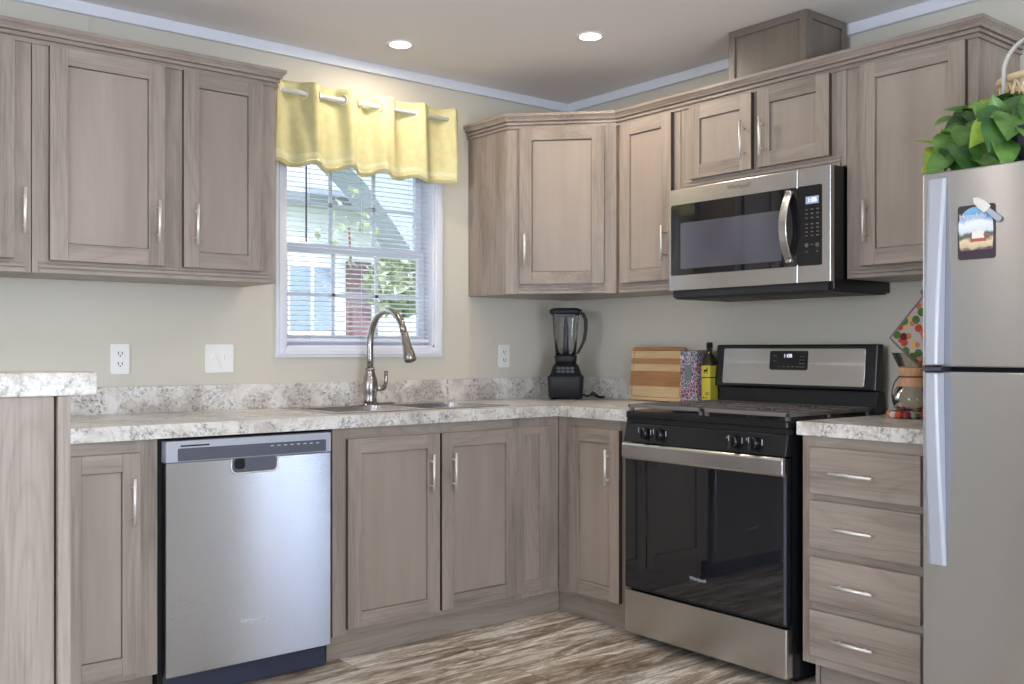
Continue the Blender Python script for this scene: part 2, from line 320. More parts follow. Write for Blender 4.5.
class MB:
    def __init__(s): s.v = []; s.f = []; s.m = []; s.s = []
    def add(s, vs, fs, mi=0, smooth=False):
        o = len(s.v); s.v += [Vector(v) for v in vs]
        for f in fs: s.f.append([i + o for i in f]); s.m.append(mi); s.s.append(smooth)
        return s
    def hexa(s, c, mi=0):  # 8 corners: bottom 4 then top 4
        return s.add(c, [(0, 3, 2, 1), (4, 5, 6, 7), (0, 1, 5, 4), (1, 2, 6, 5), (2, 3, 7, 6), (3, 0, 4, 7)], mi)
    def box(s, x0, x1, y0, y1, z0, z1, mi=0):
        return s.hexa([(x0, y0, z0), (x1, y0, z0), (x1, y1, z0), (x0, y1, z0), (x0, y0, z1), (x1, y0, z1), (x1, y1, z1), (x0, y1, z1)], mi)
    def fb(s, F, u0, u1, w0, w1, n0, n1, mi=0):
        return s.hexa([F.p(u0, w0, n0), F.p(u1, w0, n0), F.p(u1, w0, n1), F.p(u0, w0, n1), F.p(u0, w1, n0), F.p(u1, w1, n0), F.p(u1, w1, n1), F.p(u0, w1, n1)], mi)
    def prism(s, F, poly, n0, n1, mi=0, smooth=False):
        k = len(poly); vs = [F.p(u, w, n0) for u, w in poly] + [F.p(u, w, n1) for u, w in poly]
        s.add(vs, [list(range(k))[::-1], list(range(k, 2 * k))], mi)
        o = len(s.v) - 2 * k
        for i in range(k):
            j = (i + 1) % k; s.f.append([o + i, o + j, o + k + j, o + k + i]); s.m.append(mi); s.s.append(smooth)
        return s
    def tube(s, pts, r, seg=10, mi=0, closed=False):
        pts = [Vector(p) for p in pts]; n = len(pts); rs = r if isinstance(r, (list, tuple)) else [r] * n
        rings = []; prev = None
        for i, p in enumerate(pts):
            a = pts[i - 1] if (i > 0 or closed) else p; b_ = pts[(i + 1) % n] if (i < n - 1 or closed) else p
            t = (b_ - a).normalized()
            if prev is None:
                x = t.cross(Vector((0, 0, 1)));
                if x.length < .05: x = t.cross(Vector((1, 0, 0)))
                x.normalize()
            else:
                x = prev - t * prev.dot(t); x.normalize()
            prev = x; y = t.cross(x)
            rings.append([p + (x * math.cos(2 * math.pi * k / seg) + y * math.sin(2 * math.pi * k / seg)) * rs[i] for k in range(seg)])
        vs = [v for rg in rings for v in rg]; fs = []
        for i in range(n if closed else n - 1):
            for k in range(seg):
                a = i * seg + k; b_ = i * seg + (k + 1) % seg; j = (i + 1) % n
                fs.append((a, b_, j * seg + (k + 1) % seg, j * seg + k))
        s.add(vs, fs, mi, True)
        if not closed:
            o = len(s.v) - len(vs)
            s.f.append([o + k for k in range(seg)][::-1]); s.m.append(mi); s.s.append(False)
            s.f.append([o + (n - 1) * seg + k for k in range(seg)]); s.m.append(mi); s.s.append(False)
        return s
    def lathe(s, c, prof, seg=32, mi=0, sx=1, sy=1, cap=True):
        c = Vector(c); vs = []; fs = []
        for r, z in prof:
            for k in range(seg):
                a = 2 * math.pi * k / seg; vs.append(c + Vector((r * sx * math.cos(a), r * sy * math.sin(a), z)))
        for i in range(len(prof) - 1):
            for k in range(seg):
                fs.append((i * seg + k, i * seg + (k + 1) % seg, (i + 1) * seg + (k + 1) % seg, (i + 1) * seg + k))
        s.add(vs, fs, mi, True)
        if cap:
            o = len(s.v) - len(vs)
            s.f.append([o + k for k in range(seg)][::-1]); s.m.append(mi); s.s.append(False)
            s.f.append([o + (len(prof) - 1) * seg + k for k in range(seg)]); s.m.append(mi); s.s.append(False)
        return s
    def sweep(s, path, outs, prof, mi=0):
        """path: xy points; outs: mitred outward vectors per point; prof: closed list of (out, z)"""
        k = len(prof); vs = []
        for (x, y), (ox, oy) in zip(path, outs):
            for o, z in prof: vs.append((x + ox * o, y + oy * o, z))
        fs = []
        for i in range(len(path) - 1):
            for j in range(k):
                a = i * k + j; b_ = i * k + (j + 1) % k; fs.append((a, b_, b_ + k, a + k))
        fs.append(list(range(k))[::-1]); fs.append([(len(path) - 1) * k + j for j in range(k)])
        return s.add(vs, fs, mi)
    def build(s, name, mats, parent=None, origin=(0, 0, 0), bevel=0, solid=0, subsurf=0, smooth_all=False):
        if not isinstance(mats, (list, tuple)): mats = [mats]
        me = bpy.data.meshes.new(name); O = Vector(origin)
        me.from_pydata([v - O for v in s.v], [], s.f)
        for mm in mats: me.materials.append(M[mm] if isinstance(mm, str) else mm)
        for i, p in enumerate(me.polygons): p.material_index = s.m[i]; p.use_smooth = s.s[i] or smooth_all
        me.update()
        bm = bmesh.new(); bm.from_mesh(me); bmesh.ops.recalc_face_normals(bm, faces=bm.faces); bm.to_mesh(me); bm.free()
        o = bpy.data.objects.new(name, me); COL.objects.link(o)
        if parent is None: o.location = O
        else: o.parent = parent
        if solid:
            q = o.modifiers.new('solid', 'SOLIDIFY'); q.thickness = solid; q.offset = 0
        if bevel:
            q = o.modifiers.new('bevel', 'BEVEL'); q.width = bevel; q.segments = 2; q.limit_method = 'ANGLE'; q.angle_limit = R(40)
        if subsurf:
            q = o.modifiers.new('sub', 'SUBSURF'); q.levels = subsurf; q.render_levels = subsurf
        return o

class Thing:
    def __init__(s, name, label, cat, loc, group=None):
        s.loc = Vector(loc); e = bpy.data.objects.new(name, None); COL.objects.link(e); e.location = s.loc
        e.empty_display_size = .1; e['label'] = label; e['category'] = cat
        if group: e['group'] = group
        s.e = e
    def part(s, name, mb, mats, parent=None, **k):
        return mb.build(name, mats, parent or s.e, origin=s.loc, **k)
def single(name, mb, mats, label, cat, loc=(0, 0, 0), group=None, kind=None, **k):
    o = mb.build(name, mats, None, origin=loc, **k)
    o['label'] = label; o['category'] = cat
    if group: o['group'] = group
    if kind: o['kind'] = kind
    return o
def struct(name, mb, mats, parent=None, **k):
    o = mb.build(name, mats, parent, **k)
    if parent is None: o['kind'] = 'structure'
    return o
def copy_tree(o, parent=None):
    c = o.copy(); COL.objects.link(c)
    if parent: c.parent = parent
    for ch in list(o.children): copy_tree(ch, c)
    return c
def text(body, size, F, u, w, n, matn, parent, origin, name='lettering', ext=.0003, align='CENTER', sx=1.0):
    cu = bpy.data.curves.new(name, 'FONT'); cu.body = body; cu.size = size; cu.extrude = ext
    cu.align_x = align; cu.align_y = 'CENTER'; cu.materials.append(M[matn])
    o = bpy.data.objects.new(name, cu); COL.objects.link(o); o.parent = parent
    p = F.p(u, w, n) - Vector(origin)
    mt = Matrix((( F.u.x * sx, 0, F.n.x, p.x), (F.u.y * sx, 0, F.n.y, p.y), (0, 1, 0, p.z), (0, 0, 0, 1)))
    bpy.context.view_layer.update()
    me = bpy.data.meshes.new_from_object(o.evaluated_get(bpy.context.evaluated_depsgraph_get()))
    q = bpy.data.objects.new(name, me); COL.objects.link(q); q.parent = parent; q.matrix_local = mt
    bpy.data.objects.remove(o); bpy.data.curves.remove(cu)
    return q
def rrect(u0, u1, w0, w1, r, k=5):
    pts = []
    for cx, cy, a0 in ((u1 - r, w1 - r, 0), (u0 + r, w1 - r, 90), (u0 + r, w0 + r, 180), (u1 - r, w0 + r, 270)):
        for i in range(k + 1):
            a = R(a0 + 90 * i / k); pts.append((cx + r * math.cos(a), cy + r * math.sin(a)))
    return pts

# ------------------------------------------------------------------ room shell
T = .12
WX0, WX1, WZ0, WZ1 = -1.612, -.852, 1.168, 2.03        # kitchen window opening
mb = MB()
mb.box(RX0 - T, WX0, 0, T, 0, H + .1).box(WX1, T, 0, T, 0, H + .1).box(WX0, WX1, 0, T, 0, WZ0).box(WX0, WX1, 0, T, WZ1, H + .1)
struct('wall_back', mb, 'wall')
mb = MB(); wy0, wy1, wz0, wz1 = -5.0, -4.25, .7, 2.0; wd0 = .2
mb.box(0, T, RY0 - T, wy0, 0, H + .1).box(0, T, wy1, 0, 0, H + .1).box(0, T, wy0, wy1, 0, wd0).box(0, T, wy0, wy1, wz1, H + .1)
struct('wall_right', mb, 'wall')
mb = MB(); ly0, ly1 = -3.6, -1.8
mb.box(RX0 - T, RX0, RY0 - T, ly0, 0, H + .1).box(RX0 - T, RX0, ly1, 0, 0, H + .1).box(RX0 - T, RX0, ly0, ly1, 0, wz0).box(RX0 - T, RX0, ly0, ly1, wz1, H + .1)
struct('wall_left', mb, 'wall')
mb = MB(); px0, px1 = -4.25, -2.35
mb.box(RX0, px0, RY0 - T, RY0, 0, H + .1).box(px1, 0, RY0 - T, RY0, 0, H + .1).box(px0, px1, RY0 - T, RY0, 2.05, H + .1)
struct('wall_front', mb, 'wall')
struct('floor', MB().box(RX0 - T, T, RY0 - T, T, -.08, 0), 'floor')
struct('ceiling', MB().box(RX0 - T, T, RY0 - T, T, H, H + .1), 'ceiling')
# flat ceiling trim
struct('trim_1', MB().box(RX0, -.018, -.018, 0, H - .045, H), 'trim', bevel=.004)
struct('trim_2', MB().box(-.018, 0, RY0, 0, H - .045, H), 'trim', bevel=.004)
struct('trim_3', MB().box(-2.403, -2.397, -.006, 0, 2.24, H), 'wall')
struct('baseboard_left', MB().box(RX0, RX0 + .015, RY0, 0, 0, .09), 'trim', bevel=.003)
struct('baseboard_front', MB().box(px1 + .06, 0, RY0, RY0 + .015, 0, .09), 'trim', bevel=.003)
def simple_window(name, F, u0, u1, w0, w1, n):
    mb = MB(); c = .06
    mb.fb(F, u0 - c, u0, w0 - c, w1 + c, n, n + .02).fb(F, u1, u1 + c, w0 - c, w1 + c, n, n + .02)
    mb.fb(F, u0, u1, w1, w1 + c, n, n + .02).fb(F, u0, u1, w0 - c, w0, n, n + .02)
    um = (u0 + u1) / 2; wm = (w0 + w1) / 2
    mb.fb(F, um - .03, um + .03, w0, w1, n - .05, n - .01)
    o = struct(name, mb, 'trim', bevel=.003)
    mb = MB().fb(F, u0, u1, wm - .02, wm + .02, n - .04, n - .015)
    struct('sash', mb, 'vinyl', o)
simple_window('window_2', FR, -wy1, -wy0, wd0, wz1, 0)
simple_window('unseen_window', Fr((RX0, 0, 0), (0, 1, 0), (1, 0, 0)), ly0, ly1, wz0, wz1, 0)  # unseen window, set where its added lamp lights the right wall
simple_window('unseen_door', Fr((0, RY0, 0), (-1, 0, 0), (0, 1, 0)), -px1, -px0, .04, 2.05, 0)  # unseen patio door, put in as the opening for the fill lamp

# kitchen window: casing, jambs, sashes, muntins, panes
mb = MB(); c = .045
def casing(mb, u0, u1, w0, w1):
    for (a, b_, d, e) in ((u0, u0 + c, w0, w1), (u1 - c, u1, w0, w1), (u0 + c, u1 - c, w1 - c, w1), (u0 + c, u1 - c, w0, w0 + c)):
        mb.fb(FW, a, b_, d, e, 0, .012)
    i = .012
    for (a, b_, d, e) in ((u0 + i, u0 + c - i, w0 + i, w1 - i), (u1 - c + i, u1 - i, w0 + i, w1 - i), (u0 + c - i, u1 - c + i, w1 - c + i, w1 - i), (u0 + c - i, u1 - c + i, w0 + i, w0 + c - i)):
        mb.fb(FW, a, b_, d, e, .012, .018)
casing(mb, WX0 - .045, WX1 + .045, WZ0 - .045, WZ1 + .045)
win = struct('window_1', mb, 'trim', bevel=.002)
mb = MB().fb(FW, WX0, WX0 + .008, WZ0, WZ1, -T, .002).fb(FW, WX1 - .008, WX1, WZ0, WZ1, -T, .002)
mb.fb(FW, WX0, WX1, WZ1 - .008, WZ1, -T, .002).fb(FW, WX0, WX1, WZ0, WZ0 + .008, -T, .002)
struct('window_jamb', mb, 'trim', win)
ZM = 1.60
def sash(name, z0, z1, n, rail):
    mb = MB(); u0, u1 = WX0 + .01, WX1 - .01; sw = .035
    mb.fb(FW, u0, u0 + sw, z0, z1, n - .025, n).fb(FW, u1 - sw, u1, z0, z1, n - .025, n)
    mb.fb(FW, u0 + sw, u1 - sw, z0, z0 + rail, n - .025, n).fb(FW, u0 + sw, u1 - sw, z1 - .035, z1, n - .025, n)
    o = struct(name, mb, 'vinyl', win, bevel=.003)
    g = MB()
    for k in (1, 2):
        u = u0 + sw + (u1 - u0 - 2 * sw) * k / 3; g.fb(FW, u - .008, u + .008, z0 + rail, z1 - .035, n - .016, n - .008)
    zz = (z0 + z1) / 2; g.fb(FW, u0 + sw, u1 - sw, zz - .008, zz + .008, n - .016, n - .008)
    struct('muntin_grille', g, 'vinyl', win)
    struct('glass_pane', MB().fb(FW, u0 + sw, u1 - sw, z0 + rail, z1 - .035, n - .022, n - .018), 'glass', win)
sash('upper_sash', ZM - .02, WZ1 - .008, -.088, .035)
sash('lower_sash', WZ0 + .008, ZM + .02, -.062, .045)

# ------------------------------------------------------------------ horizontal blind
t = Thing('window_blind', 'white horizontal slat blind hanging inside the kitchen window', 'blind', ((WX0 + WX1) / 2, .03, WZ1 - .01))
bu0, bu1 = WX0 + .012, WX1 - .012
t.part('headrail', MB().fb(FW, bu0, bu1, WZ1 - .035, WZ1 - .009, -.045, -.015), 'vinyl', bevel=.002)
mb = MB(); z = WZ0 + .05; k = 0
while z < WZ1 - .04:
    tl = .0032  # slight tilt, a little crown
    vs = []
    for (uu) in (bu0, bu1):
        for j, (nn, dz) in enumerate(((-.042, tl), (-.034, tl * .5 + .0012), (-.026, -tl * .4 + .0012), (-.018, -tl))):
            vs.append(FW.p(uu, z + dz, nn))
    vs2 = [v + Vector((0, 0, .0006)) for v in vs]
    mb.add(vs + vs2, [(0, 1, 5, 4), (1, 2, 6, 5), (2, 3, 7, 6), (8, 12, 13, 9), (9, 13, 14, 10), (10, 14, 15, 11), (0, 4, 12, 8), (3, 11, 15, 7)])
    z += .0212; k += 1
t.part('slats', mb, 'slat')
t.part('bottom_rail', MB().fb(FW, bu0, bu1, WZ0 + .022, WZ0 + .038, -.042, -.018), 'vinyl', bevel=.003)
for u in (bu0 + .11, (bu0 + bu1) / 2, bu1 - .11):
    t.part('ladder_cord', MB().tube([FW.p(u, WZ0 + .03, -.0165), FW.p(u, WZ1 - .02, -.0165)], .0009, 6), 'vinyl')
t.part('tilt_wand', MB().tube([FW.p(-1.508, 1.62, -.010), FW.p(-1.508, WZ1 - .02, -.010)], .0035, 6), 'darkgrey')

# ------------------------------------------------------------------ curtain rod and valance
RODZ, RODN = 2.228, .085
t = Thing('curtain_rod', 'white curtain rod threaded through the grommets of the yellow valance', 'curtain rod', (-1.27, -RODN, RODZ))
t.part('rod', MB().tube([FW.p(-1.775, RODZ, RODN), FW.p(-.775, RODZ, RODN)], .0095, 12), 'white')
for u in (-1.765, -.79):
    t.part('bracket', MB().fb(FW, u - .008, u + .008, RODZ - .012, RODZ + .03, 0, .006).fb(FW, u - .005, u + .005, RODZ - .016, RODZ - .0095, .006, RODN + .005), 'white', bevel=.001)
t = Thing('valance', 'short pale yellow grommet valance across the top of the kitchen window', 'curtain', (-1.25, -RODN, 1.93))
U0, U1 = -1.70, -.79; NW = 120; ZT, ZB = 2.275, 1.925
def vpos(s_, w):
    # s_ 0..1 along, folds weaving the rod: front where fabric shows, behind rod at grommets
    u = U0 + (U1 - U0) * s_
    ph = 2 * math.pi * 5 * (s_ + .06)
    fall = .75 + .25 * w
    n = RODN + .026 * math.sin(ph) * fall + .006 * math.sin(ph * 2.3 + w * 3)
    return u + .006 * math.cos(ph), n
grid = []; NH = 20; mb = MB(); vs = []; fs = []; mats_ = []
for j in range(NH + 1):
    w = j / NH
    for i in range(NW + 1):
        s_ = i / NW; u, n = vpos(s_, 1 - w)
        z = ZT + (ZB - ZT) * w + (.006 * math.sin(s_ * 37) + .012 * math.sin(2 * math.pi * 5 * (s_ + .06) + .6) * .6) * w
        vs.append(FW.p(u, z, n))
for j in range(NH):
    for i in range(NW):
        a = j * (NW + 1) + i; mb.f.append([a, a + 1, a + NW + 2, a + NW + 1]); mb.s.append(True); mb.m.append(1 if j == NH - 3 else 0)
mb.v = [Vector(v) for v in vs]
t.part('fabric', mb, ['valance', 'lace'], solid=.002)
hem = MB()
ring = []
for i in range(NW + 1):
    s_ = i / NW; u, n = vpos(s_, 0); z = ZB + .018 + .006 * math.sin(s_ * 37) + .012 * .6 * math.sin(2 * math.pi * 5 * (s_ + .06) + .6)
    ring.append(FW.p(u, z, n + .003))
hem.tube(ring, .0022, 6)
t.part('hem_piping', hem, 'lace')
for k in range(10):
    s_ = (k * .5 / 5) - .06 + .0
    if 0.0 < s_ < 1:
        u, n = vpos(s_, 1); pts = []
        for a in range(20):
            an = 2 * math.pi * a / 20; pts.append((FW.p(u, RODZ, n) + Vector((0, 0, 1)) * .021 * math.sin(an) + (FW.u * .55 + FW.n * (1 if k % 2 == 0 else -1) * .8) * .021 * math.cos(an)))
        t.part('grommet', MB().tube(pts, .0035, 6, closed=True), 'nickel')

# ------------------------------------------------------------------ cabinets
def pull(parent, th, F, u, w, n, L=.15, horiz=False):
    mb = MB()
    if horiz:
        mb.tube([F.p(u - L / 2, w, n + .03), F.p(u + L / 2, w, n + .03)], .0055, 12)
        for d in (-.048, .048): mb.tube([F.p(u + d, w, n), F.p(u + d, w, n + .03)], .0045, 8)
    else:
        mb.tube([F.p(u, w - L / 2, n + .03), F.p(u, w + L / 2, n + .03)], .0055, 12)
        for d in (-.048, .048): mb.tube([F.p(u, w + d, n), F.p(u, w + d, n + .03)], .0045, 8)
    return th.part('handle', mb, 'nickel', parent)
def door(th, F, u0, u1, w0, w1, H_='wx', hu=None, hw=None, s=.057, name='door', n0=.001):
    mb = MB(); n1 = n0 + .02; rec = .009
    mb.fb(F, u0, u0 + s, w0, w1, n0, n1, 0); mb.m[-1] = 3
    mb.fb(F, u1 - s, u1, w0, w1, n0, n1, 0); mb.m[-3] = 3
    mb.fb(F, u0 + s, u1 - s, w1 - s, w1, n0, n1 - .0003, 1).fb(F, u0 + s, u1 - s, w0, w0 + s, n0, n1 - .0003, 1)
    mb.fb(F, u0 + s + .0015, u1 - s - .0015, w0 + s + .0015, w1 - s - .0015, n0, n1 - rec, 2)
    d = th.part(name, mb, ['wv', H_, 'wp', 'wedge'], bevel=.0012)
    if hu is not None: pull(d, th, F, hu, hw, n1)
    return d
def face(F, u0, u1, w0, w1, opens, H_, n0=-.019, n1=0, name='face_frame', th=None, rails=True):
    """face frame around door openings, opens = list of (u0,u1,w0,w1) holes (sorted along u, same heights)"""
    mb = MB(); W0 = min(o[2] for o in opens); W1 = max(o[3] for o in opens)
    edges = [u0] + [e for o in opens for e in (o[0], o[1])] + [u1]
    for i in range(0, len(edges), 2): mb.fb(F, edges[i], edges[i + 1], w0, w1, n0, n1, 0)
    for o in opens:
        mb.fb(F, o[0], o[1], w1 - (w1 - o[3]), w1, n0, n1 - .0003, 1); mb.fb(F, o[0], o[1], w0, o[2], n0, n1 - .0003, 1)
    return th.part(name, mb, ['wv', H_], bevel=.0008)
def light_rail(th, F, u0, u1, w, H_):
    mb = MB(); mb.fb(F, u0, u1, w, w + .012, 0, .011, 0).fb(F, u0, u1, w + .012, w + .017, 0, .002, 0).fb(F, u0, u1, w + .017, w + .027, 0, .008, 0).fb(F, u0, u1, w + .032, w + .038, 0, .004, 0)
    return th.part('bottom_moulding', mb, [H_], bevel=.002)
UB, UT = 1.412, 2.20; UD = .305
DB, DT = 1.455, 2.168
FU = Fr((0, -UD, 0), (1, 0, 0), (0, -1, 0))
FUR = Fr((-UD, 0, 0), (0, -1, 0), (-1, 0, 0))
# left wall run, two units
def upper(name_label, F, u0, u1, doors, H_, zb=UB, side_l=False):
    """doors: (u0,u1,handle_u)"""
    O = F.p((u0 + u1) / 2, zb, -UD / 2)
    th = Thing('wall_cabinet', name_label, 'cabinet', O, None)
    mb = MB().fb(F, u0 + .0005, u1 - .0005, zb, UT, -UD + .002, -.019)
    th.part('carcass', mb, ['wv'], bevel=.0008)
    db = zb + (DB - UB)
    ops = [(a + .012, b_ - .012, db + .012, DT - .012) for a, b_, h in doors]
    face(F, u0 + .0005, u1 - .0005, zb, UT, ops, H_, th=th)
    light_rail(th, F, u0 + .02, u1 - .02, zb, H_)
    for a, b_, h in doors:
        door(th, F, a, b_, db, DT, H_, h, db + (.155 if zb == UB else .115))
    return th
upper('grey-brown wall cabinet at the far left, cut by the picture edge', FU, -3.30, -2.671, [(-3.24, -2.724, -2.70 + .0)], 'wx')
upper('grey-brown two-door wall cabinet left of the window', FU, -2.669, -1.80, [(-2.618, -2.235, -2.264), (-2.167, -1.862, -2.126)], 'wx')
upper('narrow one-door wall cabinet between the corner cabinet and microwave', FUR, .675, 1.044, [(.705, 1.007, .945 + .035)], 'wy')
upper('short two-door wall cabinet directly above the microwave', FUR, 1.046, 1.829, [(1.105, 1.423, 1.392), (1.451, 1.77, 1.484)], 'wy', zb=1.823)
upper('tall one-door wall cabinet between microwave and refrigerator', FUR, 1.831, 2.305, [(1.895, 2.273, 1.925)], 'wy')
# diagonal corner unit
A = Vector((-.65, -.305, 0)); B = Vector((-.305, -.672, 0)); du = (B - A); LD = du.length
nD = Vector((du.y, -du.x, 0)).normalized()
if nD.x > 0: nD = -nD
FD = Fr(A, du, nD)
th = Thing('corner_wall_cabinet', 'diagonal one-door wall cabinet in the corner right of the window', 'cabinet', (-.3, -.3, UB))
poly = [(-.65, -.003), (-.65, -.305), (-.305, -.672), (-.003, -.672), (-.003, -.003)]
inn = [(-.65, -.003), (-.65, -.291), (-.318, -.672), (-.003, -.672), (-.003, -.003)]
mb = MB(); k = len(inn)
mb.add([(x, y, UB) for x, y in inn] + [(x, y, UT) for x, y in inn], [tuple(range(k))[::-1], tuple(range(k, 2 * k))] + [(i, (i + 1) % k, k + (i + 1) % k, k + i) for i in range(k)])
th.part('carcass', mb, 'wv')
dd0, dd1 = .056, .442
face(FD, 0.001, LD - .001, UB, UT, [(dd0 + .012, dd1 - .012, DB + .012, DT - .012)], 'wx', n0=-.012, th=th)
light_rail(th, FD, .05, LD - .05, UB, 'wx')
door(th, FD, dd0, dd1, DB, DT, 'wx', dd0 + .028, DB + .155)

# crown mouldings
CP = [(0, 2.168), (.007, 2.168), (.007, 2.178), (.0015, 2.179), (.0015, 2.184), (.012, 2.185), (.012, 2.194), (.005, 2.195), (.005, 2.1995), (.017, 2.2005), (.020, 2.209), (.027, 2.218), (.031, 2.221), (.031, 2.233), (0, 2.233)]
def mitre(path, normals):
    outs = []
    for i in range(len(path)):
        if i == 0: outs.append(normals[0])
        elif i == len(path) - 1: outs.append(normals[-1])
        else:
            a, b_ = Vector(normals[i - 1]), Vector(normals[i]); s_ = a + b_; s_ = s_ / (1 + a.dot(b_)); outs.append((s_.x, s_.y))
    return outs
e = .0008
p = [(-3.30, -.305 - e), (-1.80 + e, -.305 - e), (-1.80 + e, -.002)]
mb = MB().sweep(p, mitre(p, [(0, -1), (1, 0)]), CP)
single('crown_moulding', mb, 'wx', 'stepped wood crown moulding along the cabinets left of the window', 'moulding', (-2.5, -.305, 2.176))
nd = (nD.x, nD.y)
p = [(-.65 - e, -.002), (-.65 - e, -.305 - e), (-.305 - e, -.672 - e), (-.305 - e, -2.305 - e), (-.002, -2.305 - e)]
mb = MB().sweep(p, mitre(p, [(-1, 0), nd, (-1, 0), (0, -1)]), CP)
single('crown_moulding', mb, 'wy', 'stepped wood crown moulding running from the corner cabinet to above the refrigerator', 'moulding', (-.305, -1.4, 2.176))

# vent chase on top of the microwave cabinet
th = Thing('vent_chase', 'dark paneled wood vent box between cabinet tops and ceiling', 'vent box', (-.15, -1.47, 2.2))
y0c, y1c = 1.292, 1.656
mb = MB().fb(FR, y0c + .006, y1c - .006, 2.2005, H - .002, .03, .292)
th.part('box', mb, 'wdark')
def panel_frame(F, u0, u1, w0, w1, n0, n1, s_=.03):
    mb = MB(); mb.fb(F, u0, u0 + s_, w0, w1, n0, n1).fb(F, u1 - s_, u1, w0, w1, n0, n1)
    mb.fb(F, u0 + s_, u1 - s_, w1 - s_, w1, n0, n1).fb(F, u0 + s_, u1 - s_, w0, w0 + s_, n0, n1); return mb
th.part('panel_trim', panel_frame(FR, y0c, y1c, 2.201, H - .002, .292, .30), 'wdark', bevel=.0015)
FS = Fr((0, -y1c + .006, 0), (-1, 0, 0), (0, -1, 0))
FS = Fr((0, -(y1c - .006), 0), (1, 0, 0), (0, -1, 0))
th.part('panel_trim', panel_frame(FS, -.292, -.032, 2.201, H - .002, 0, .008), 'wdark', bevel=.0015)

# ------------------------------------------------------------------ base cabinets
BD = .61; BT = .868; BB = .10
FB = Fr((0, -BD, 0), (1, 0, 0), (0, -1, 0)); FBR = Fr((-BD, 0, 0), (0, -1, 0), (-1, 0, 0))
BDT, BDB = .826, .122
def base(label, F, u0, u1, doors, H_, back=BD - .004, extra=None, toe=True, toe_n=-.045, tu=(0, 0), top=BT, hollow=False):
    th = Thing('base_cabinet', label, 'cabinet', F.p((u0 + u1) / 2, 0, -BD / 2))
    if hollow:
        a, b_ = u0 + .0005, u1 - .0005
        mb = MB().fb(F, a, a + .016, BB, top - .001, -back, -.019).fb(F, b_ - .016, b_, BB, top - .001, -back, -.019).fb(F, a + .016, b_ - .016, BB, BB + .016, -back, -.019).fb(F, a + .016, b_ - .016, BB + .016, top - .2, -back, -back + .006)
    else: mb = MB().fb(F, u0 + .0005, u1 - .0005, BB, top - .001, -back, -.019)
    th.part('carcass', mb, 'wv')
    ops = [(a + .012, b_ - .012, BDB + .012, BDT - .012) for a, b_, h in doors]
    if ops: face(F, u0 + .0005, u1 - .0005, BB, top - .001, ops, H_, th=th)
    for a, b_, h in doors: door(th, F, a, b_, BDB, BDT, H_, h, .672)
    if toe: th.part('toe_kick', MB().fb(F, u0 + .0005 + tu[0], u1 - .0005 + tu[1], .0005, BB - .0005, toe_n - .018, toe_n), H_, bevel=.001)
    return th
base('narrow grey base cabinet left of the dishwasher, under the worktop end', FB, -2.70, -2.362, [(-2.66, -2.422, -2.45)], 'wx')
th = base('two-door grey sink base cabinet right of the dishwasher', FB, -1.722, -.6108, [(-1.668, -1.256, -1.304), (-1.246, -.862, -1.198)], 'wx', back=.49, hollow=True, tu=(0, .0445))
# narrow sunk filler panel between the right door and the corner (applied frame round it)
mb = MB(); a0, a1, b0, b1 = -.858, -.630, BDB - .0, BDT
mb.fb(FB, a0, -.812, b0, b1, .0003, .007, 0).fb(FB, -.722, a1, b0, b1, .0003, .007, 0)
mb.fb(FB, -.812, -.722, b1 - .035, b1, .0003, .0068, 1).fb(FB, -.812, -.722, b0, b0 + .05, .0003, .0068, 1)
th.part('filler_panel', mb, ['wv', 'wx'], bevel=.001)
base('one-door grey base cabinet between the inside corner and the range', FBR, .6112, 1.05, [(.70, 1.0, .95)], 'wy', back=.58, tu=(-.06, 0))
# drawer base
dr0, dr1 = 1.855, 2.32
th = Thing('drawer_base_cabinet', 'four-drawer grey base cabinet between range and refrigerator', 'cabinet', FBR.p((dr0 + dr1) / 2, 0, -.3))
mb = MB().fb(FBR, dr0, dr1, BB, BT - .001, -.58, -.019, 0).fb(FBR, dr0, dr0 + .016, .0005, BB, -.58, -.075, 0)
th.part('carcass', mb, 'wv')
mb = MB(); mb.fb(FBR, dr0, dr0 + .05, BB, BT - .001, -.019, 0).fb(FBR, dr1 - .04, dr1, BB, BT - .001, -.019, 0)
DZ = [(.676, .832), (.493, .654), (.313, .464), (.132, .286)]
zz = [(DZ[0][1] - .012, BT - .001)] + [(DZ[i + 1][1] - .012, DZ[i][0] + .012) for i in range(3)] + [(BB, DZ[3][0] + .012)]
for z0, z1 in zz: mb.fb(FBR, dr0 + .05, dr1 - .04, z0, z1, -.019, -.0003, 1)
th.part('face_frame', mb, ['wv', 'wy'])
for z0, z1 in DZ:
    d = th.part('drawer', MB().fb(FBR, 1.892, 2.285, z0, z1, .001, .021), 'wy', bevel=.003)
    pull(d, th, FBR, 2.063, (z0 + z1) / 2 - .004, .021, .155, True)
th.part('toe_kick', MB().fb(FBR, dr0 + .02, dr1, .0005, BB, -.09, -.075), 'wy')

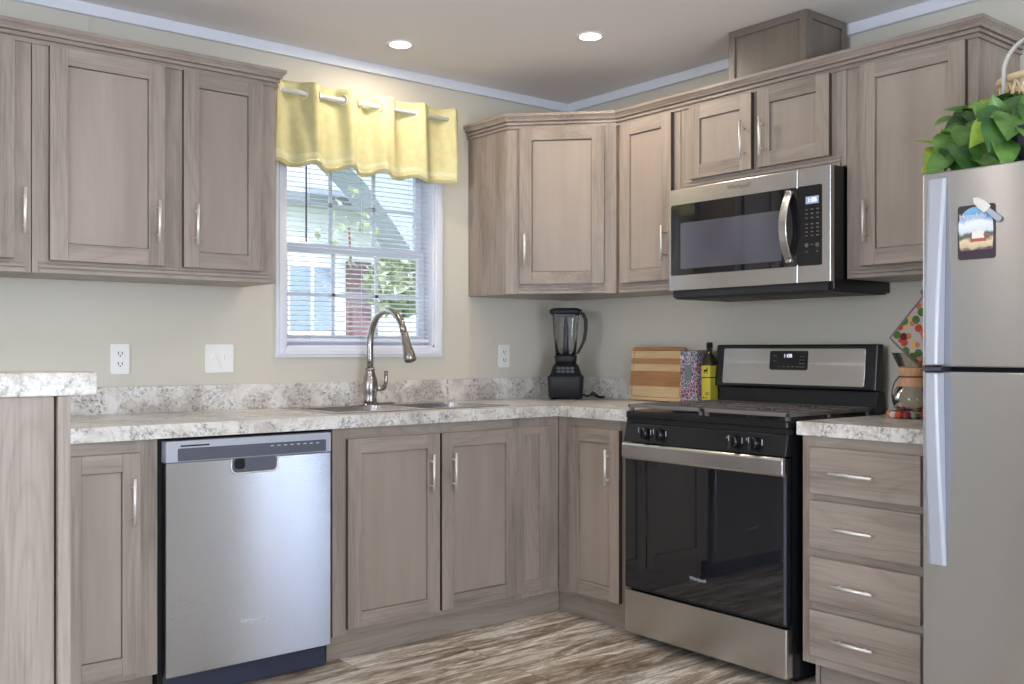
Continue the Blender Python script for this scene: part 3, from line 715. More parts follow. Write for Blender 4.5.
# ------------------------------------------------------------------ worktops
WT0, WT1 = .868, .914
CF = .635
th = Thing('countertop', 'L-shaped grey granite-look worktop with sink, running from the left wall to the range', 'countertop', (-1.3, -.3, WT0))
SX0, SX1, SY0, SY1 = -1.655, -.845, -.515, -.085   # sink cutout
X0 = -2.70
mb = MB()
for a in ((X0, SX0, -CF, -.0), (SX1, -CF, -CF, -.0), (SX0, SX1, -CF, SY0), (SX0, SX1, SY1, 0)):
    mb.box(a[0], a[1], a[2] if a[2] != 0 else -.001, a[3] if a[3] != 0 else -.001, WT0, WT1)
mb.box(-CF, -.001, -1.052, -.001, WT0, WT1)
bm = bmesh.new()
th.part('worktop', mb, 'lam')
bm.free()
th.part('seam', MB().box(-CF + .0 - .0008, -CF + .0008, -CF - .0006, -CF + .002, WT0 + .001, WT1 - .001), 'trim')
th.part('backsplash', MB().box(X0, -.021, -.020, -.001, WT1, 1.016), 'lam', bevel=.0015)
th.part('backsplash', MB().box(-.020, -.001, -1.052, -.001, WT1, 1.016), 'lam', bevel=.0015)
for o in th.e.children:
    if o.name.startswith('worktop'): WTOP = o
single('countertop', MB().box(-CF, -.001, -2.335, -1.845, WT0, WT1), 'lam', 'short granite-look worktop on the drawer cabinet beside the refrigerator', 'countertop', (-.3, -2.1, WT0), bevel=.003)

# ------------------------------------------------------------------ peninsula / raised bar at the left
py = -1.87; pxr = -2.966
th = Thing('breakfast_bar', 'raised granite-look breakfast bar on grey wood panelling at the left edge', 'breakfast bar', (-3.5, py + .1, 0))
FP = Fr((0, py, 0), (1, 0, 0), (0, -1, 0))
mb = MB().fb(FP, -4.6, pxr - .026, .0005, 1.070, -.14, -.012, 0)
th.part('panel', mb, 'wv', bevel=.001)
th.part('corner_post', MB().fb(FP, pxr - .022, pxr, .0005, 1.070, -.14, 0, 0), 'wv', bevel=.001)
mb = MB(); R_ = .0
mb.fb(FP, -4.65, pxr + .049, 1.0705, 1.1145, -.17, .0)
th.part('bar_top', mb, 'lam', bevel=.004)

# ------------------------------------------------------------------ outlets and switch
def outlet(u, w, F, label, cat='outlet', group=None):
    th = Thing('wall_outlet', label, cat, F.p(u, w, 0), group)
    th.part('cover_plate', MB().prism(F, rrect(u - .035, u + .035, w - .057, w + .057, .006), .0005, .006), 'white', bevel=.001)
    for s_ in (-.0195, .0195):
        r_ = th.part('receptacle', MB().prism(F, rrect(u - .017, u + .017, w + s_ - .014, w + s_ + .014, .008), .006, .0075), 'white')
        mb = MB().fb(F, u - .0085, u - .0055, w + s_ - .003, w + s_ + .009, .0075, .0078).fb(F, u + .0055, u + .0085, w + s_ - .003, w + s_ + .008, .0075, .0078)
        mb.prism(F, rrect(u - .003, u + .003, w + s_ - .010, w + s_ - .005, .0024), .0075, .0078)
        th.part('slots', mb, 'dark', r_)
    return th
outlet(-2.291, 1.121, FW, 'white duplex outlet on the wall above the worktop, left of the switch')
outlet(-.431, 1.124, FW, 'white duplex outlet on the wall between window and blender')
th = Thing('light_switch', 'white double toggle light switch plate left of the window', 'switch', FW.p(-1.90, 1.121, 0))
th.part('cover_plate', MB().prism(FW, rrect(-1.959, -1.841, 1.064, 1.178, .006), .0005, .006), 'white', bevel=.001)
for u in (-1.923, -1.877):
    th.part('toggle', MB().fb(FW, u - .005, u + .005, 1.115, 1.137, .006, .015), 'white', bevel=.002)

# ------------------------------------------------------------------ sink and faucet
th = Thing('kitchen_sink', 'stainless double-bowl sink set into the worktop under the window', 'sink', (-1.25, -.3, WT1))
mb = MB(); rz = WT1 + .004; o_ = .02
ox0, ox1, oy0, oy1 = SX0 - o_, SX1 + o_, SY0 - o_, SY1 + o_
xm = (SX0 + SX1) / 2; bowls = [(SX0 + .02, xm - .02, SY0 + .02, SY1 - .09), (xm + .02, SX1 - .02, SY0 + .02, SY1 - .09)]
xs = [ox0, bowls[0][0], bowls[0][1], bowls[1][0], bowls[1][1], ox1]; ys = [oy0, bowls[0][2], bowls[0][3], oy1]
for i in range(5):
    for j in range(3):
        if j == 1 and i in (1, 3): continue
        mb.box(xs[i], xs[i + 1], ys[j], ys[j + 1], WT1 + .0005, rz)
th.part('rim', mb, 'steel')
for bx0, bx1, by0, by1 in bowls:
    mb = MB(); d = .16; i_ = .02
    top = rrect(bx0, bx1, by0, by1, .03); bot = rrect(bx0 + i_, bx1 - i_, by0 + i_, by1 - i_, .03); k = len(top)
    mb.add([(x, y, rz - .001) for x, y in top] + [(x, y, rz - d) for x, y in bot], [(i, (i + 1) % k, k + (i + 1) % k, k + i) for i in range(k)] + [tuple(range(k, 2 * k))], 0, True)
    th.part('bowl', mb, 'steel')
fx, fy = -1.268, -.118
th = Thing('kitchen_faucet', 'brushed nickel gooseneck pull-down faucet behind the sink', 'faucet', (fx, fy, WT1 + .004))
z0 = WT1 + .0045
th.part('base_plate', MB().prism(Fr((fx, fy, z0), (1, 0, 0), (0, 0, 1)), [(0, 0)] * 0 or [(x, 0) for x in ()], 0, 0) if False else
        MB().lathe((fx, fy, z0), [(.125, 0), (.125, .004), (.118, .007)], 40, sx=1, sy=.24), 'faucet')
th.part('body', MB().lathe((fx, fy, z0 + .007), [(.029, 0), (.029, .012), (.027, .02), (.031, .045), (.034, .07), (.031, .098), (.022, .125), (.019, .14), (.021, .143), (.021, .15), (.017, .153)], 28), 'faucet')
ar = .138; cz = 1.185; pts = [(fx, fy, z0 + .155), (fx, fy, 1.12)]
for i in range(17):
    a = math.pi * i / 16 * .90; pts.append((fx, fy - ar + ar * math.cos(a), cz + ar * math.sin(a)))
th.part('gooseneck', MB().tube(pts, .0145, 16), 'faucet')
e0 = Vector(pts[-1]); d = (Vector(pts[-1]) - Vector(pts[-2])).normalized()
th.part('spray_head', MB().tube([e0, e0 + d * .004, e0 + d * .03, e0 + d * .075, e0 + d * .105, e0 + d * .125, e0 + d * .128], [.0145, .017, .017, .020, .025, .025, .021], 20), 'faucet')
hz = z0 + .07
lv = th.part('lever_handle', MB().tube([(fx + .025, fy, hz), (fx + .06, fy, hz), (fx + .075, fy, hz + .002)], [.015, .013, .011], 14)
        .tube([(fx + .072, fy, hz - .002), (fx + .078, fy - .005, hz + .03), (fx + .076, fy - .008, hz + .075)], [.009, .008, .009], 10), 'faucet')

# ------------------------------------------------------------------ dishwasher
FDW = Fr((0, -.64, 0), (1, 0, 0), (0, -1, 0)); a, b_ = -2.345, -1.744
th = Thing('dishwasher', 'stainless steel dishwasher under the worktop left of the sink', 'dishwasher', (-2.045, -.35, 0))
th.part('body', MB().fb(FDW, a - .012, b_ + .004, .05, .862, -.60, -.045), 'dark')
th.part('door_panel', MB().fb(FDW, a, b_, .086, .786, -.044, 0), 'steel_dw', bevel=.003)
cp = th.part('control_panel', MB().fb(FDW, a, b_, .787, .857, -.044, .002), 'silver', bevel=.003)
th.part('control_strip', MB().prism(FDW, rrect(a + .038, b_ - .022, .791, .833, .005), .002, .0032), 'darkgrey', cp)
bt = MB()
for i, u in enumerate([-1.975, -1.95, -1.925, -1.90, -1.875, -1.85, -1.825, -1.80]):
    bt.prism(FDW, rrect(u - .007, u + .007, .800, .816, .004), .0032, .0042)
th.part('buttons', bt, 'darkgrey', cp)
mk = MB()
for u in [-1.975, -1.95, -1.925, -1.90, -1.875, -1.85, -1.825, -1.80]: mk.fb(FDW, u - .006, u + .006, .821, .824, .0032, .0036)
th.part('button_marks', mk, 'logo_l', cp)
th.part('vent_slots', MB().fb(FDW, -2.298, -2.20, .838, .843, .002, .0024), 'dark', cp)
# pocket handle: dark recess framed by a bright lip
hp = th.part('pocket_handle', MB().prism(FDW, rrect(-2.122, -1.955, .738, .7865, .018), .0002, .0012), 'darkgrey')
arc = [FDW.p(u, w, .003) for u, w in ([(-2.124, .7865), (-2.124, .758)] + [(-2.104 + .02 * math.cos(R(180 + 9 * i)), .758 + .022 * math.sin(R(180 + 9 * i))) for i in range(1, 11)] + [(-1.975 + .02 * math.cos(R(270 + 9 * i)), .758 + .022 * math.sin(R(270 + 9 * i))) for i in range(0, 11)] + [(-1.953, .7865)])]
th.part('handle_lip', MB().tube(arc, .0032, 8), 'nickel', hp)
th.part('latch', MB().prism(FDW, rrect(-2.112, -2.075, .75, .786, .01), .0012, .002), 'dark', hp)
th.part('toe_panel', MB().fb(FDW, a + .004, b_ - .004, .004, .082, -.08, -.04), 'toe')
text('Whirlpool', .022, FDW, -2.045, .228, .0003, 'logo_l', th.e, th.loc, 'logo')

# ------------------------------------------------------------------ gas range
th = Thing('gas_range', 'black and stainless gas range with oven between base cabinets', 'range', (-.35, -1.445, 0))
FG = FR; g0, g1 = 1.062, 1.826; X = .66
th.part('body', MB().fb(FG, g0 + .002, g1 - .002, .03, .885, .03, .625).fb(FG, g0 + .03, g1 - .03, .0005, .03, .06, .56), 'black')
th.part('cooktop', MB().fb(FG, g0, g1, .8855, .912, .05, .655), 'black', bevel=.006)
th.part('front_rail', MB().fb(FG, g0, g1, .868, .885, .6255, .648), 'dark')
cpn = th.part('control_panel', MB().hexa([FG.p(g0, .792, .626), FG.p(g1, .792, .626), FG.p(g1, .792, .668), FG.p(g0, .792, .668), FG.p(g0, .866, .626), FG.p(g1, .866, .626), FG.p(g1, .866, .652), FG.p(g0, .866, .652)]), 'black', bevel=.003)
for u in (1.172, 1.25, 1.608, 1.694):
    kb = th.part('knob', MB().tube([FG.p(u, .830, .659), FG.p(u, .831, .668), FG.p(u, .831, .686)], [.0235, .023, .019], 24), 'black')
    th.part('knob_grip', MB().fb(FG, u - .005, u + .005, .808, .854, .686, .696), 'blackm', kb, bevel=.002)
    th.part('knob_mark', MB().fb(FG, u - .0012, u + .0012, .834, .853, .696, .6966), 'logo_l', kb)
for u in (1.172, 1.25, 1.608, 1.694):
    for s_ in (-.034, .032): th.part('burner_mark', MB().fb(FG, u + s_ - .0015, u + s_ + .0015, .825, .845, .661, .6632), 'logo_l', cpn)
# oven door
dr = th.part('oven_door', MB().fb(FG, g0 + .002, g1 - .002, .212, .786, .63, .66), 'black', bevel=.004)
th.part('oven_glass', MB().fb(FG, g0 + .006, g1 - .012, .222, .735, .66, .6625), 'oglass', dr)
th.part('door_edge', MB().fb(FG, g1 - .011, g1 - .002, .222, .735, .66, .663), 'darkgrey', dr)
hd = MB().prism(Fr((0, 0, 0), (-1, 0, 0), (0, -1, 0)), [(.667, .724), (.680, .726), (.685, .735), (.685, .780), (.680, .789), (.667, .791)], g0 + .006, g1 - .0)
hd.fb(FG, g0 + .03, g0 + .06, .74, .778, .66, .668).fb(FG, g1 - .06, g1 - .03, .74, .778, .66, .668)
th.part('door_handle', hd, 'steel', dr, bevel=.003)
text('Whirlpool', .0185, FG, 1.438, .307, .6628, 'logo_l', dr, th.loc, 'logo', sx=1.0)
th.part('storage_drawer', MB().fb(FG, g0, g1 - .002, .035, .204, .62, .66), 'steel', bevel=.003)
# grates, two halves
def grate(a0, a1):
    mb = MB(); zt = .94; b0_, b1_ = .12, .645; bw = .011
    for (p, q, r_, s_) in ((a0, a1, b0_, b0_ + bw), (a0, a1, b1_ - bw, b1_), (a0, a0 + bw, b0_, b1_), (a1 - bw, a1, b0_, b1_), (a0, a1, (b0_ + b1_) / 2 - .006, (b0_ + b1_) / 2 + .006)):
        mb.fb(FG, p, q, zt - .014, zt, r_, s_)
    am = (a0 + a1) / 2
    for nc in (b0_ + .135, b1_ - .135):
        for k in range(7):
            u = a0 + (a1 - a0) * (k + 1) / 8
            mb.fb(FG, u - .005, u + .005, zt - .012, zt, nc - .125, nc - .03 if k in (2, 3, 4) else nc + .125)
            if k in (2, 3, 4): mb.fb(FG, u - .005, u + .005, zt - .012, zt, nc + .03, nc + .125)
        mb.fb(FG, a0, am - .04, zt - .012, zt, nc - .006, nc + .006).fb(FG, am + .04, a1, zt - .012, zt, nc - .006, nc + .006)
    for u in (a0 + .012, a1 - .012):
        for nn in (b0_ + .012, b1_ - .012, (b0_ + b1_) / 2): mb.fb(FG, u - .007, u + .007, .912, zt - .012, nn - .007, nn + .007)
    return mb
gm = (g0 + g1) / 2
th.part('grate', grate(g0 + .004, gm - .002), 'iron', bevel=.002)
th.part('grate', grate(gm + .002, g1 - .004), 'iron', bevel=.002)
for u in (g0 + .19, g1 - .19):
    for nn in (.255, .51):
        c_ = FG.p(u, 0, nn)
        th.part('burner', MB().lathe((c_.x, c_.y, .912), [(.05, 0), (.05, .006), (.042, .008), (.042, .013), (.03, .015)], 24), 'blackm')
# backguard
th.part('backguard', MB().fb(FG, g0 + .006, g1 - .006, .886, .998, .03, .085), 'blackm', bevel=.003)
bgp = th.part('backguard_panel', MB().hexa([FG.p(g0, 1.000, .045), FG.p(g1, 1.000, .045), FG.p(g1, 1.000, .105), FG.p(g0, 1.000, .105), FG.p(g0, 1.178, .045), FG.p(g1, 1.178, .045), FG.p(g1, 1.178, .088), FG.p(g0, 1.178, .088)]), 'black', bevel=.006)
FBG = Fr((-.1051, 0, 1.0), (0, -1, 0), (-1, 0, 0)); FBG.w = Vector((.017, 0, .178)).normalized(); FBG.n = Vector((-.178, 0, .017)).normalized()
FBG.p = lambda u, w, n, F=FBG: F.O + F.u * u + F.w * (w - 1.0) + F.n * n
th.part('stainless_face', MB().prism(FBG, rrect(1.105, 1.778, 1.014, 1.162, .008), .0002, .003), 'steel', bgp, bevel=.001)
dp = th.part('clock_display', MB().prism(FBG, rrect(1.345, 1.526, 1.074, 1.152, .008), .003, .0045), 'black', bgp)
text('1:08', .024, FBG, 1.432, 1.130, .0047, 'clock', bgp, th.loc, 'clock_digits')
class Each:
    def __init__(s, th, name, mt, par): s.a = (th, name, mt, par)
    def fb(s, *q): s.a[0].part(s.a[1], MB().fb(*q), s.a[2], s.a[3])
    def prism(s, *q): s.a[0].part(s.a[1], MB().prism(*q), s.a[2], s.a[3])
mk = Each(th, 'display_mark', 'logo', bgp)
for i in range(5): mk.fb(FBG, 1.385 + i * .022, 1.397 + i * .022, 1.086, 1.089, .0045, .0049)
for i in range(2): mk.fb(FBG, 1.362, 1.378, 1.110 + i * .02, 1.113 + i * .02, .0045, .0049)
for i in range(4): mk.fb(FBG, 1.488, 1.512, 1.086 + i * .014, 1.0885 + i * .014, .0045, .0049)

# ------------------------------------------------------------------ microwave
th = Thing('microwave', 'stainless over-the-range microwave under the short wall cabinet', 'microwave', (-.2, -1.44, 1.368))
m0, m1 = 1.062, 1.826
th.part('body', MB().fb(FG, m0 + .002, m1 - .002, 1.372, 1.818, .003, .375), 'black', bevel=.002)
mb = MB(); f0, f1 = 1.4, 1.817; gl = (1.076, 1.79, 1.462, 1.752)
fd = th.part('door', MB().fb(FG, m0, 1.688, f0, f1, .3755, .40), 'steel', bevel=.003)
fp = th.part('control_side', MB().fb(FG, 1.6895, m1, f0, f1, .3755, .40), 'steel', bevel=.003)
th.part('door_glass', MB().prism(FG, rrect(gl[0], 1.6875, gl[2], gl[3], .008), .4, .4022), 'oglass', fd)
th.part('viewing_window', MB().prism(FG, rrect(1.128, 1.62, 1.487, 1.675, .006), .4022, .4026), 'mglass', fd)
kp = th.part('keypad', MB().prism(FG, rrect(1.690, gl[1], gl[2], gl[3], .006), .4, .4022), 'black', fp)
th.part('lcd_screen', MB().fb(FG, 1.724, 1.778, 1.685, 1.712, .4022, .4026), 'lcdlit', fp)
text('1:08', .022, FG, 1.751, 1.698, .4028, 'clock', fp, th.loc, 'clock_digits')
mk = Each(th, 'key', 'logo', fp)
for j, w in enumerate((1.665, 1.650, 1.634, 1.612, 1.598, 1.584, 1.570)):
    for i in range(3): mk.fb(FG, 1.722 + i * .023, 1.733 + i * .023, w - .002, w + .002, .4022, .4026)
for i in (0, 2): mk.prism(FG, rrect(1.720 + i * .022, 1.735 + i * .022, 1.528, 1.543, .006), .4022, .4026)
mk.fb(FG, 1.744, 1.756, 1.536, 1.539, .4022, .4026)
for i in (0, 2): mk.fb(FG, 1.724 + i * .022, 1.732 + i * .022, 1.510, 1.514, .4022, .4026)
# bowed vertical handle
pr_ = []; K = 14
mb = MB(); ring = []
for i in range(K + 1):
    s_ = i / K; w = 1.478 + .262 * s_; bow = .046 * math.sin(math.pi * s_) ** .8
    c_u = 1.655; hw = .017
    ring.append([FG.p(c_u - hw, w, .403 + bow), FG.p(c_u + hw, w, .403 + bow), FG.p(c_u + hw, w, .396 + bow), FG.p(c_u - hw, w, .396 + bow)])
vs = [v for r_ in ring for v in r_]; fs = []
for i in range(K):
    for k in range(4): fs.append((i * 4 + k, i * 4 + (k + 1) % 4, (i + 1) * 4 + (k + 1) % 4, (i + 1) * 4 + k))
fs += [(0, 1, 2, 3), (K * 4, K * 4 + 1, K * 4 + 2, K * 4 + 3)]
mb.add(vs, fs)
mb.fb(FG, 1.643, 1.667, 1.476, 1.492, .4, .412).fb(FG, 1.643, 1.667, 1.727, 1.743, .4, .412)
th.part('handle', mb, 'steel', fd, bevel=.003)
text('Whirlpool', .026, FG, 1.42, 1.790, .4002, 'logo', fd, th.loc, 'logo')
th.part('vent_grille', MB().fb(FG, m0 + .01, m1 - .01, 1.366, 1.3715, .02, .37).fb(FG, m0 + .02, m1 - .02, 1.372, 1.399, .3755, .385), 'blackm')
gr = MB()
for i in range(2):
    for k in range(9): gr.fb(FG, m0 + .12 + i * .29 + k * .024, m0 + .135 + i * .29 + k * .024, 1.3645, 1.366, .08, .3)
th.part('filter', gr, 'logo')

# ------------------------------------------------------------------ refrigerator
th = Thing('refrigerator', 'stainless top-freezer refrigerator at the right edge', 'refrigerator', (-.4, -2.75, 0))
r0, r1 = 2.372, 3.13
th.part('cabinet', MB().fb(FR, r0 + .006, r1 - .006, .03, 1.650, .03, .715).fb(FR, r0 + .04, r1 - .04, .0005, .03, .06, .66), 'darkgrey', bevel=.003)
FFD = FR
fz = th.part('freezer_door', MB().fb(FR, r0, r1, 1.108, 1.662, .722, .78), 'steel_fr', bevel=.005)
rd = th.part('refrigerator_door', MB().fb(FR, r0, r1, .06, 1.096, .722, .78), 'steel_fr', bevel=.005)
th.part('door_gasket', MB().fb(FR, r0 + .01, r1 - .01, .07, 1.65, .715, .722), 'dark')
th.part('hinge', MB().fb(FR, r1 - .07, r1 - .01, 1.662, 1.672, .66, .765), 'darkgrey')
th.part('centre_hinge', MB().fb(FR, r0 + .004, r0 + .055, 1.097, 1.107, .722, .786), 'darkgrey')
def fhandle(z_end, z_mid, par):
    mb = MB(); K = 24; rg = []
    for i in range(K + 1):
        s_ = i / K; w = z_end + (z_mid - z_end) * s_
        p_ = .010 + .034 * math.sin(s_ * math.pi / 2) ; wd = .027 - .008 * s_; cu = r0 + .046 + .0 * s_
        inner = max(.0, p_ - .018 - .0) if .06 < s_ else 0
        rg.append([FR.p(cu - wd, w, .78 + p_ - .006), FR.p(cu - wd * .6, w, .78 + p_), FR.p(cu + wd * .7, w, .78 + p_), FR.p(cu + wd, w, .78 + p_ - .006), FR.p(cu + wd * 1.0, w, .7802 + inner * .0), FR.p(cu - wd * 1.0, w, .7802 + inner * .0)])
    vs = [v for r_ in rg for v in r_]; fs = []
    for i in range(K):
        for k in range(6): fs.append((i * 6 + k, i * 6 + (k + 1) % 6, (i + 1) * 6 + (k + 1) % 6, (i + 1) * 6 + k))
    fs += [tuple(range(6)), tuple(K * 6 + j for j in range(6))]
    mb.add(vs, fs)
    return th.part('handle', mb, 'silver', par, bevel=.002)
fhandle(1.642, 1.115, fz); fhandle(.545, 1.09, rd)

# magnet card and trowel clip
mcard, nt, b = mat('postcard_print')
tc = N(nt, 'ShaderNodeTexCoord'); sp = N(nt, 'ShaderNodeSeparateXYZ'); nt.links.new(tc.outputs['Object'], sp.inputs[0])
mr = N(nt, 'ShaderNodeMapRange'); mr.inputs[1].default_value = -.073; mr.inputs[2].default_value = .073
nt.links.new(sp.outputs[2], mr.inputs[0])
nz = N(nt, 'ShaderNodeTexNoise'); nz.inputs['Scale'].default_value = 45; nz.inputs['Detail'].default_value = 4; nt.links.new(tc.outputs['Object'], nz.inputs['Vector'])
ad = N(nt, 'ShaderNodeMath', operation='MULTIPLY_ADD'); ad.inputs[1].default_value = .22; nt.links.new(nz.outputs[0], ad.inputs[0]); nt.links.new(mr.outputs[0], ad.inputs[2])
rp = ramp(nt, [(.0, srgb(70, 50, 66)), (.28, srgb(98, 76, 92))]); rp.color_ramp.interpolation = 'LINEAR'
for p_, c_ in ((.33, srgb(206, 186, 150)), (.44, srgb(226, 206, 176)), (.50, srgb(110, 96, 78)), (.56, srgb(84, 110, 90)), (.62, srgb(214, 222, 236)), (.78, srgb(232, 238, 246)), (.90, srgb(104, 156, 214)), (1.0, srgb(120, 180, 220))):
    x_ = rp.color_ramp.elements.new(p_); x_.color = c_
nt.links.new(ad.outputs[0], rp.inputs[0]); nt.links.new(rp.outputs[0], b.inputs['Base Color']); b.inputs['Roughness'].default_value = .35
M['card'] = mcard; M['cardframe'] = plain('postcard_border', srgb(56, 42, 52), .4); M['cream'] = plain('cream_ink', srgb(236, 226, 190), .5)
M['redroof'] = plain('red_ink', srgb(176, 92, 74), .5); M['inkwhite'] = plain('white_ink', srgb(236, 230, 222), .5)
FF = Fr((-.78, 0, 0), (0, -1, 0), (-1, 0, 0))
cu, cw = 2.529, 1.482
th = Thing('postcard_magnet', 'postcard-style picture magnet of a seaside town on the freezer door', 'magnet', FF.p(cu, cw, 0))
cd = th.part('card', MB().prism(FF, rrect(cu - .052, cu + .052, cw - .075, cw + .075, .008), .0006, .002), 'cardframe')
arch = [(cu - .046, cw - .05), (cu + .044, cw - .05), (cu + .047, cw - .01)] + [(cu - .002 + .048 * math.cos(R(a_)), cw + .02 + .05 * math.sin(R(a_))) for a_ in range(0, 181, 12)]
th.part('picture', MB().prism(FF, arch, .002, .0024), 'card', cd)
th.part('building', MB().fb(FF, cu - .012, cu + .022, cw - .018, cw + .002, .0024, .0027).fb(FF, cu + .002, cu + .010, cw + .002, cw + .014, .0024, .0027), 'inkwhite', cd)
th.part('roofs', MB().fb(FF, cu - .016, cu + .028, cw - .027, cw - .018, .0024, .0028).fb(FF, cu + .020, cu + .034, cw - .012, cw - .006, .0024, .0028), 'redroof', cd)
text('Honolulu', .020, FF, cu - .010, cw + .045, .0026, 'cream', cd, th.loc, 'lettering')
th = Thing('trowel_magnet', 'silver garden-trowel-shaped magnet clip on the postcard corner', 'magnet', FF.p(2.56, 1.54, 0))
def diagp(u, w, ang=-43, c0=(2.560, 1.542)):
    a_ = R(ang); return (c0[0] + u * math.cos(a_) - w * math.sin(a_), c0[1] + u * math.sin(a_) + w * math.cos(a_))
th.part('blade', MB().prism(FF, [diagp(*q) for q in ((-.052, 0), (-.040, .010), (-.020, .014), (.002, .013), (.006, 0), (.002, -.013), (-.020, -.014), (-.040, -.010))], .0035, .009), 'nickel', bevel=.002)
th.part('grip', MB().prism(FF, [diagp(*q) for q in ((.004, .007), (.048, .008), (.052, 0), (.048, -.008), (.004, -.007))], .0035, .011), 'silver', bevel=.002)

# ------------------------------------------------------------------ pothos on the refrigerator
pc = Vector((-.60, -2.61, 1.664))
th = Thing('potted_pothos', 'green pothos in a dark pot on top of the refrigerator', 'plant', pc)
pot = th.part('pot', MB().lathe(pc, [(.075, .0), (.083, .01), (.096, .095), (.100, .108), (.093, .112), (.090, .10)], 32), 'pot')
th.part('soil', MB().lathe(pc, [(.090, .096), (.05, .100), (.005, .102)], 24), 'soil', pot)
def leaf(mb, base_, tip, width, mi, nrm, cup=.18):
    b0 = Vector(base_); d = Vector(tip) - b0; L = d.length; t_ = d.normalized(); nv = Vector(nrm); nv = (nv - t_ * nv.dot(t_)).normalized(); s_ = t_.cross(nv)
    prof = [(-.10, .0), (-.13, .20), (-.07, .38), (.08, .50), (.28, .50), (.50, .40), (.72, .24), (.88, .10), (1.0, 0)]
    vs = []; K = len(prof)
    for (x, h) in prof:
        for q in (-1, -.5, 0, .5, 1):
            xx = x if q else (x if x > .0 else .0)
            vs.append(b0 + t_ * (xx * L) + s_ * (q * h * width) + nv * (cup * abs(q) * h * width * 1.2 - .16 * L * (max(0, xx)) ** 2))
    fs = []
    for i in range(K - 1):
        for q in range(4): fs.append((i * 5 + q, i * 5 + q + 1, (i + 1) * 5 + q + 1, (i + 1) * 5 + q))
    mb.add(vs, fs, mi, True)
def P(u, w, n): return FR.p(u, w, n)
L1 = MB(); st = MB()
# (u, w, n) of the leaf base, tip, width, colour, facing
LV = [
 ((2.50, 1.80, .62), (2.47, 1.87, .66), .07, 0), ((2.53, 1.80, .66), (2.50, 1.745, .74), .08, 1), ((2.57, 1.81, .66), (2.60, 1.75, .74), .085, 0), ((2.52, 1.83, .55), (2.56, 1.90, .52), .08, 2), ((2.61, 1.82, .60), (2.66, 1.87, .62), .08, 0), ((2.55, 1.79, .70), (2.56, 1.72, .76), .07, 2),
 ((2.321, 1.779, 0.58), (2.291, 1.798, 0.65), 0.055, 1), ((2.323, 1.761, 0.62), (2.338, 1.711, 0.69), 0.04, 1), ((2.377, 1.887, 0.46), (2.32, 1.908, 0.53), 0.05, 0),
 ((2.365, 1.905, 0.48), (2.467, 1.883, 0.55), 0.045, 1), ((2.366, 1.79, 0.62), (2.396, 1.702, 0.69), 0.07, 0), ((2.369, 1.849, 0.54), (2.355, 1.805, 0.61), 0.05, 2),
 ((2.427, 1.809, 0.62), (2.493, 1.705, 0.69), 0.085, 0), ((2.433, 1.745, 0.68), (2.502, 1.66, 0.75), 0.07, 2), ((2.395, 1.716, 0.7), (2.39, 1.668, 0.77), 0.055, 0),
 ((2.399, 1.877, 0.52), (2.46, 1.802, 0.59), 0.06, 2), ((2.49, 1.827, 0.58), (2.505, 1.751, 0.65), 0.06, 1), ((2.481, 1.754, 0.66), (2.542, 1.662, 0.73), 0.065, 0),
 ((2.474, 1.881, 0.52), (2.534, 1.783, 0.59), 0.09, 0), ((2.455, 1.9, 0.46), (2.499, 1.921, 0.53), 0.045, 2), ((2.487, 1.874, 0.51), (2.585, 1.867, 0.58), 0.06, 0),
 ((2.567, 1.74, 0.7), (2.609, 1.662, 0.77), 0.065, 0), ((2.526, 1.829, 0.56), (2.59, 1.746, 0.63), 0.085, 2), ((2.495, 1.701, 0.7), (2.596, 1.653, 0.77), 0.04, 0),
 ((2.327, 1.875, 0.5), (2.3, 1.857, 0.57), 0.045, 0), ((2.367, 1.792, 0.56), (2.341, 1.757, 0.63), 0.06, 0), ((2.429, 1.883, 0.52), (2.506, 1.829, 0.59), 0.05, 0),
 ((2.535, 1.866, 0.54), (2.625, 1.799, 0.61), 0.08, 0), ((2.572, 1.795, 0.6), (2.663, 1.728, 0.67), 0.08, 1), ((2.454, 1.81, 0.54), (2.428, 1.775, 0.61), 0.06, 2),
 ((2.391, 1.812, 0.56), (2.378, 1.817, 0.63), 0.05, 0), ((2.482, 1.873, 0.44), (2.533, 1.912, 0.51), 0.07, 0), ((2.383, 1.749, 0.64), (2.442, 1.673, 0.71), 0.06, 2),
 ((2.448, 1.823, 0.56), (2.521, 1.734, 0.63), 0.06, 2), ((2.367, 1.717, 0.68), (2.364, 1.685, 0.75), 0.04, 1), ((2.534, 1.867, 0.46), (2.646, 1.849, 0.53), 0.09, 0),
 ((2.585, 1.782, 0.58), (2.694, 1.699, 0.65), 0.09, 0), ((2.339, 1.888, 0.46), (2.342, 1.84, 0.53), 0.05, 0), ((2.419, 1.795, 0.58), (2.424, 1.735, 0.65), 0.06, 2)
]
for i, (b0, t0, w, ci) in enumerate(LV):
    rb = P(*b0); tp = P(*t0)
    nr = Vector((-.8, -.45, .55)) + Vector((random.uniform(-.35, .35), random.uniform(-.4, .4), random.uniform(-.3, .5)))
    leaf(L1, rb, rb + (tp - rb) * 1.15, w * 1.2, ci, nr)
    jt = Vector((random.uniform(.01, .06), random.uniform(-.05, .03), random.uniform(.005, .03)))
    leaf(L1, rb + jt, tp + jt * 1.2 + Vector((0, random.uniform(-.04, .04), random.uniform(-.02, .02))), w * 1.05, (ci + i) % 3, nr + Vector((random.uniform(-.4, .4), random.uniform(-.4, .4), .2)))
    root_ = Vector(pc) + Vector((random.uniform(-.06, .06), random.uniform(-.06, .06), .12))
    mid = (root_ + rb) / 2 + Vector((.03, 0, .015)); st.tube([root_, (root_ + mid) / 2 + Vector((0, 0, .012)), mid, (mid + rb) / 2 + Vector((0, 0, .004)), rb], .0016, 6)
th.part('leaves', L1, ['leaf1', 'leaf2', 'leaf3'])
th.part('stems', st, 'leaf1')

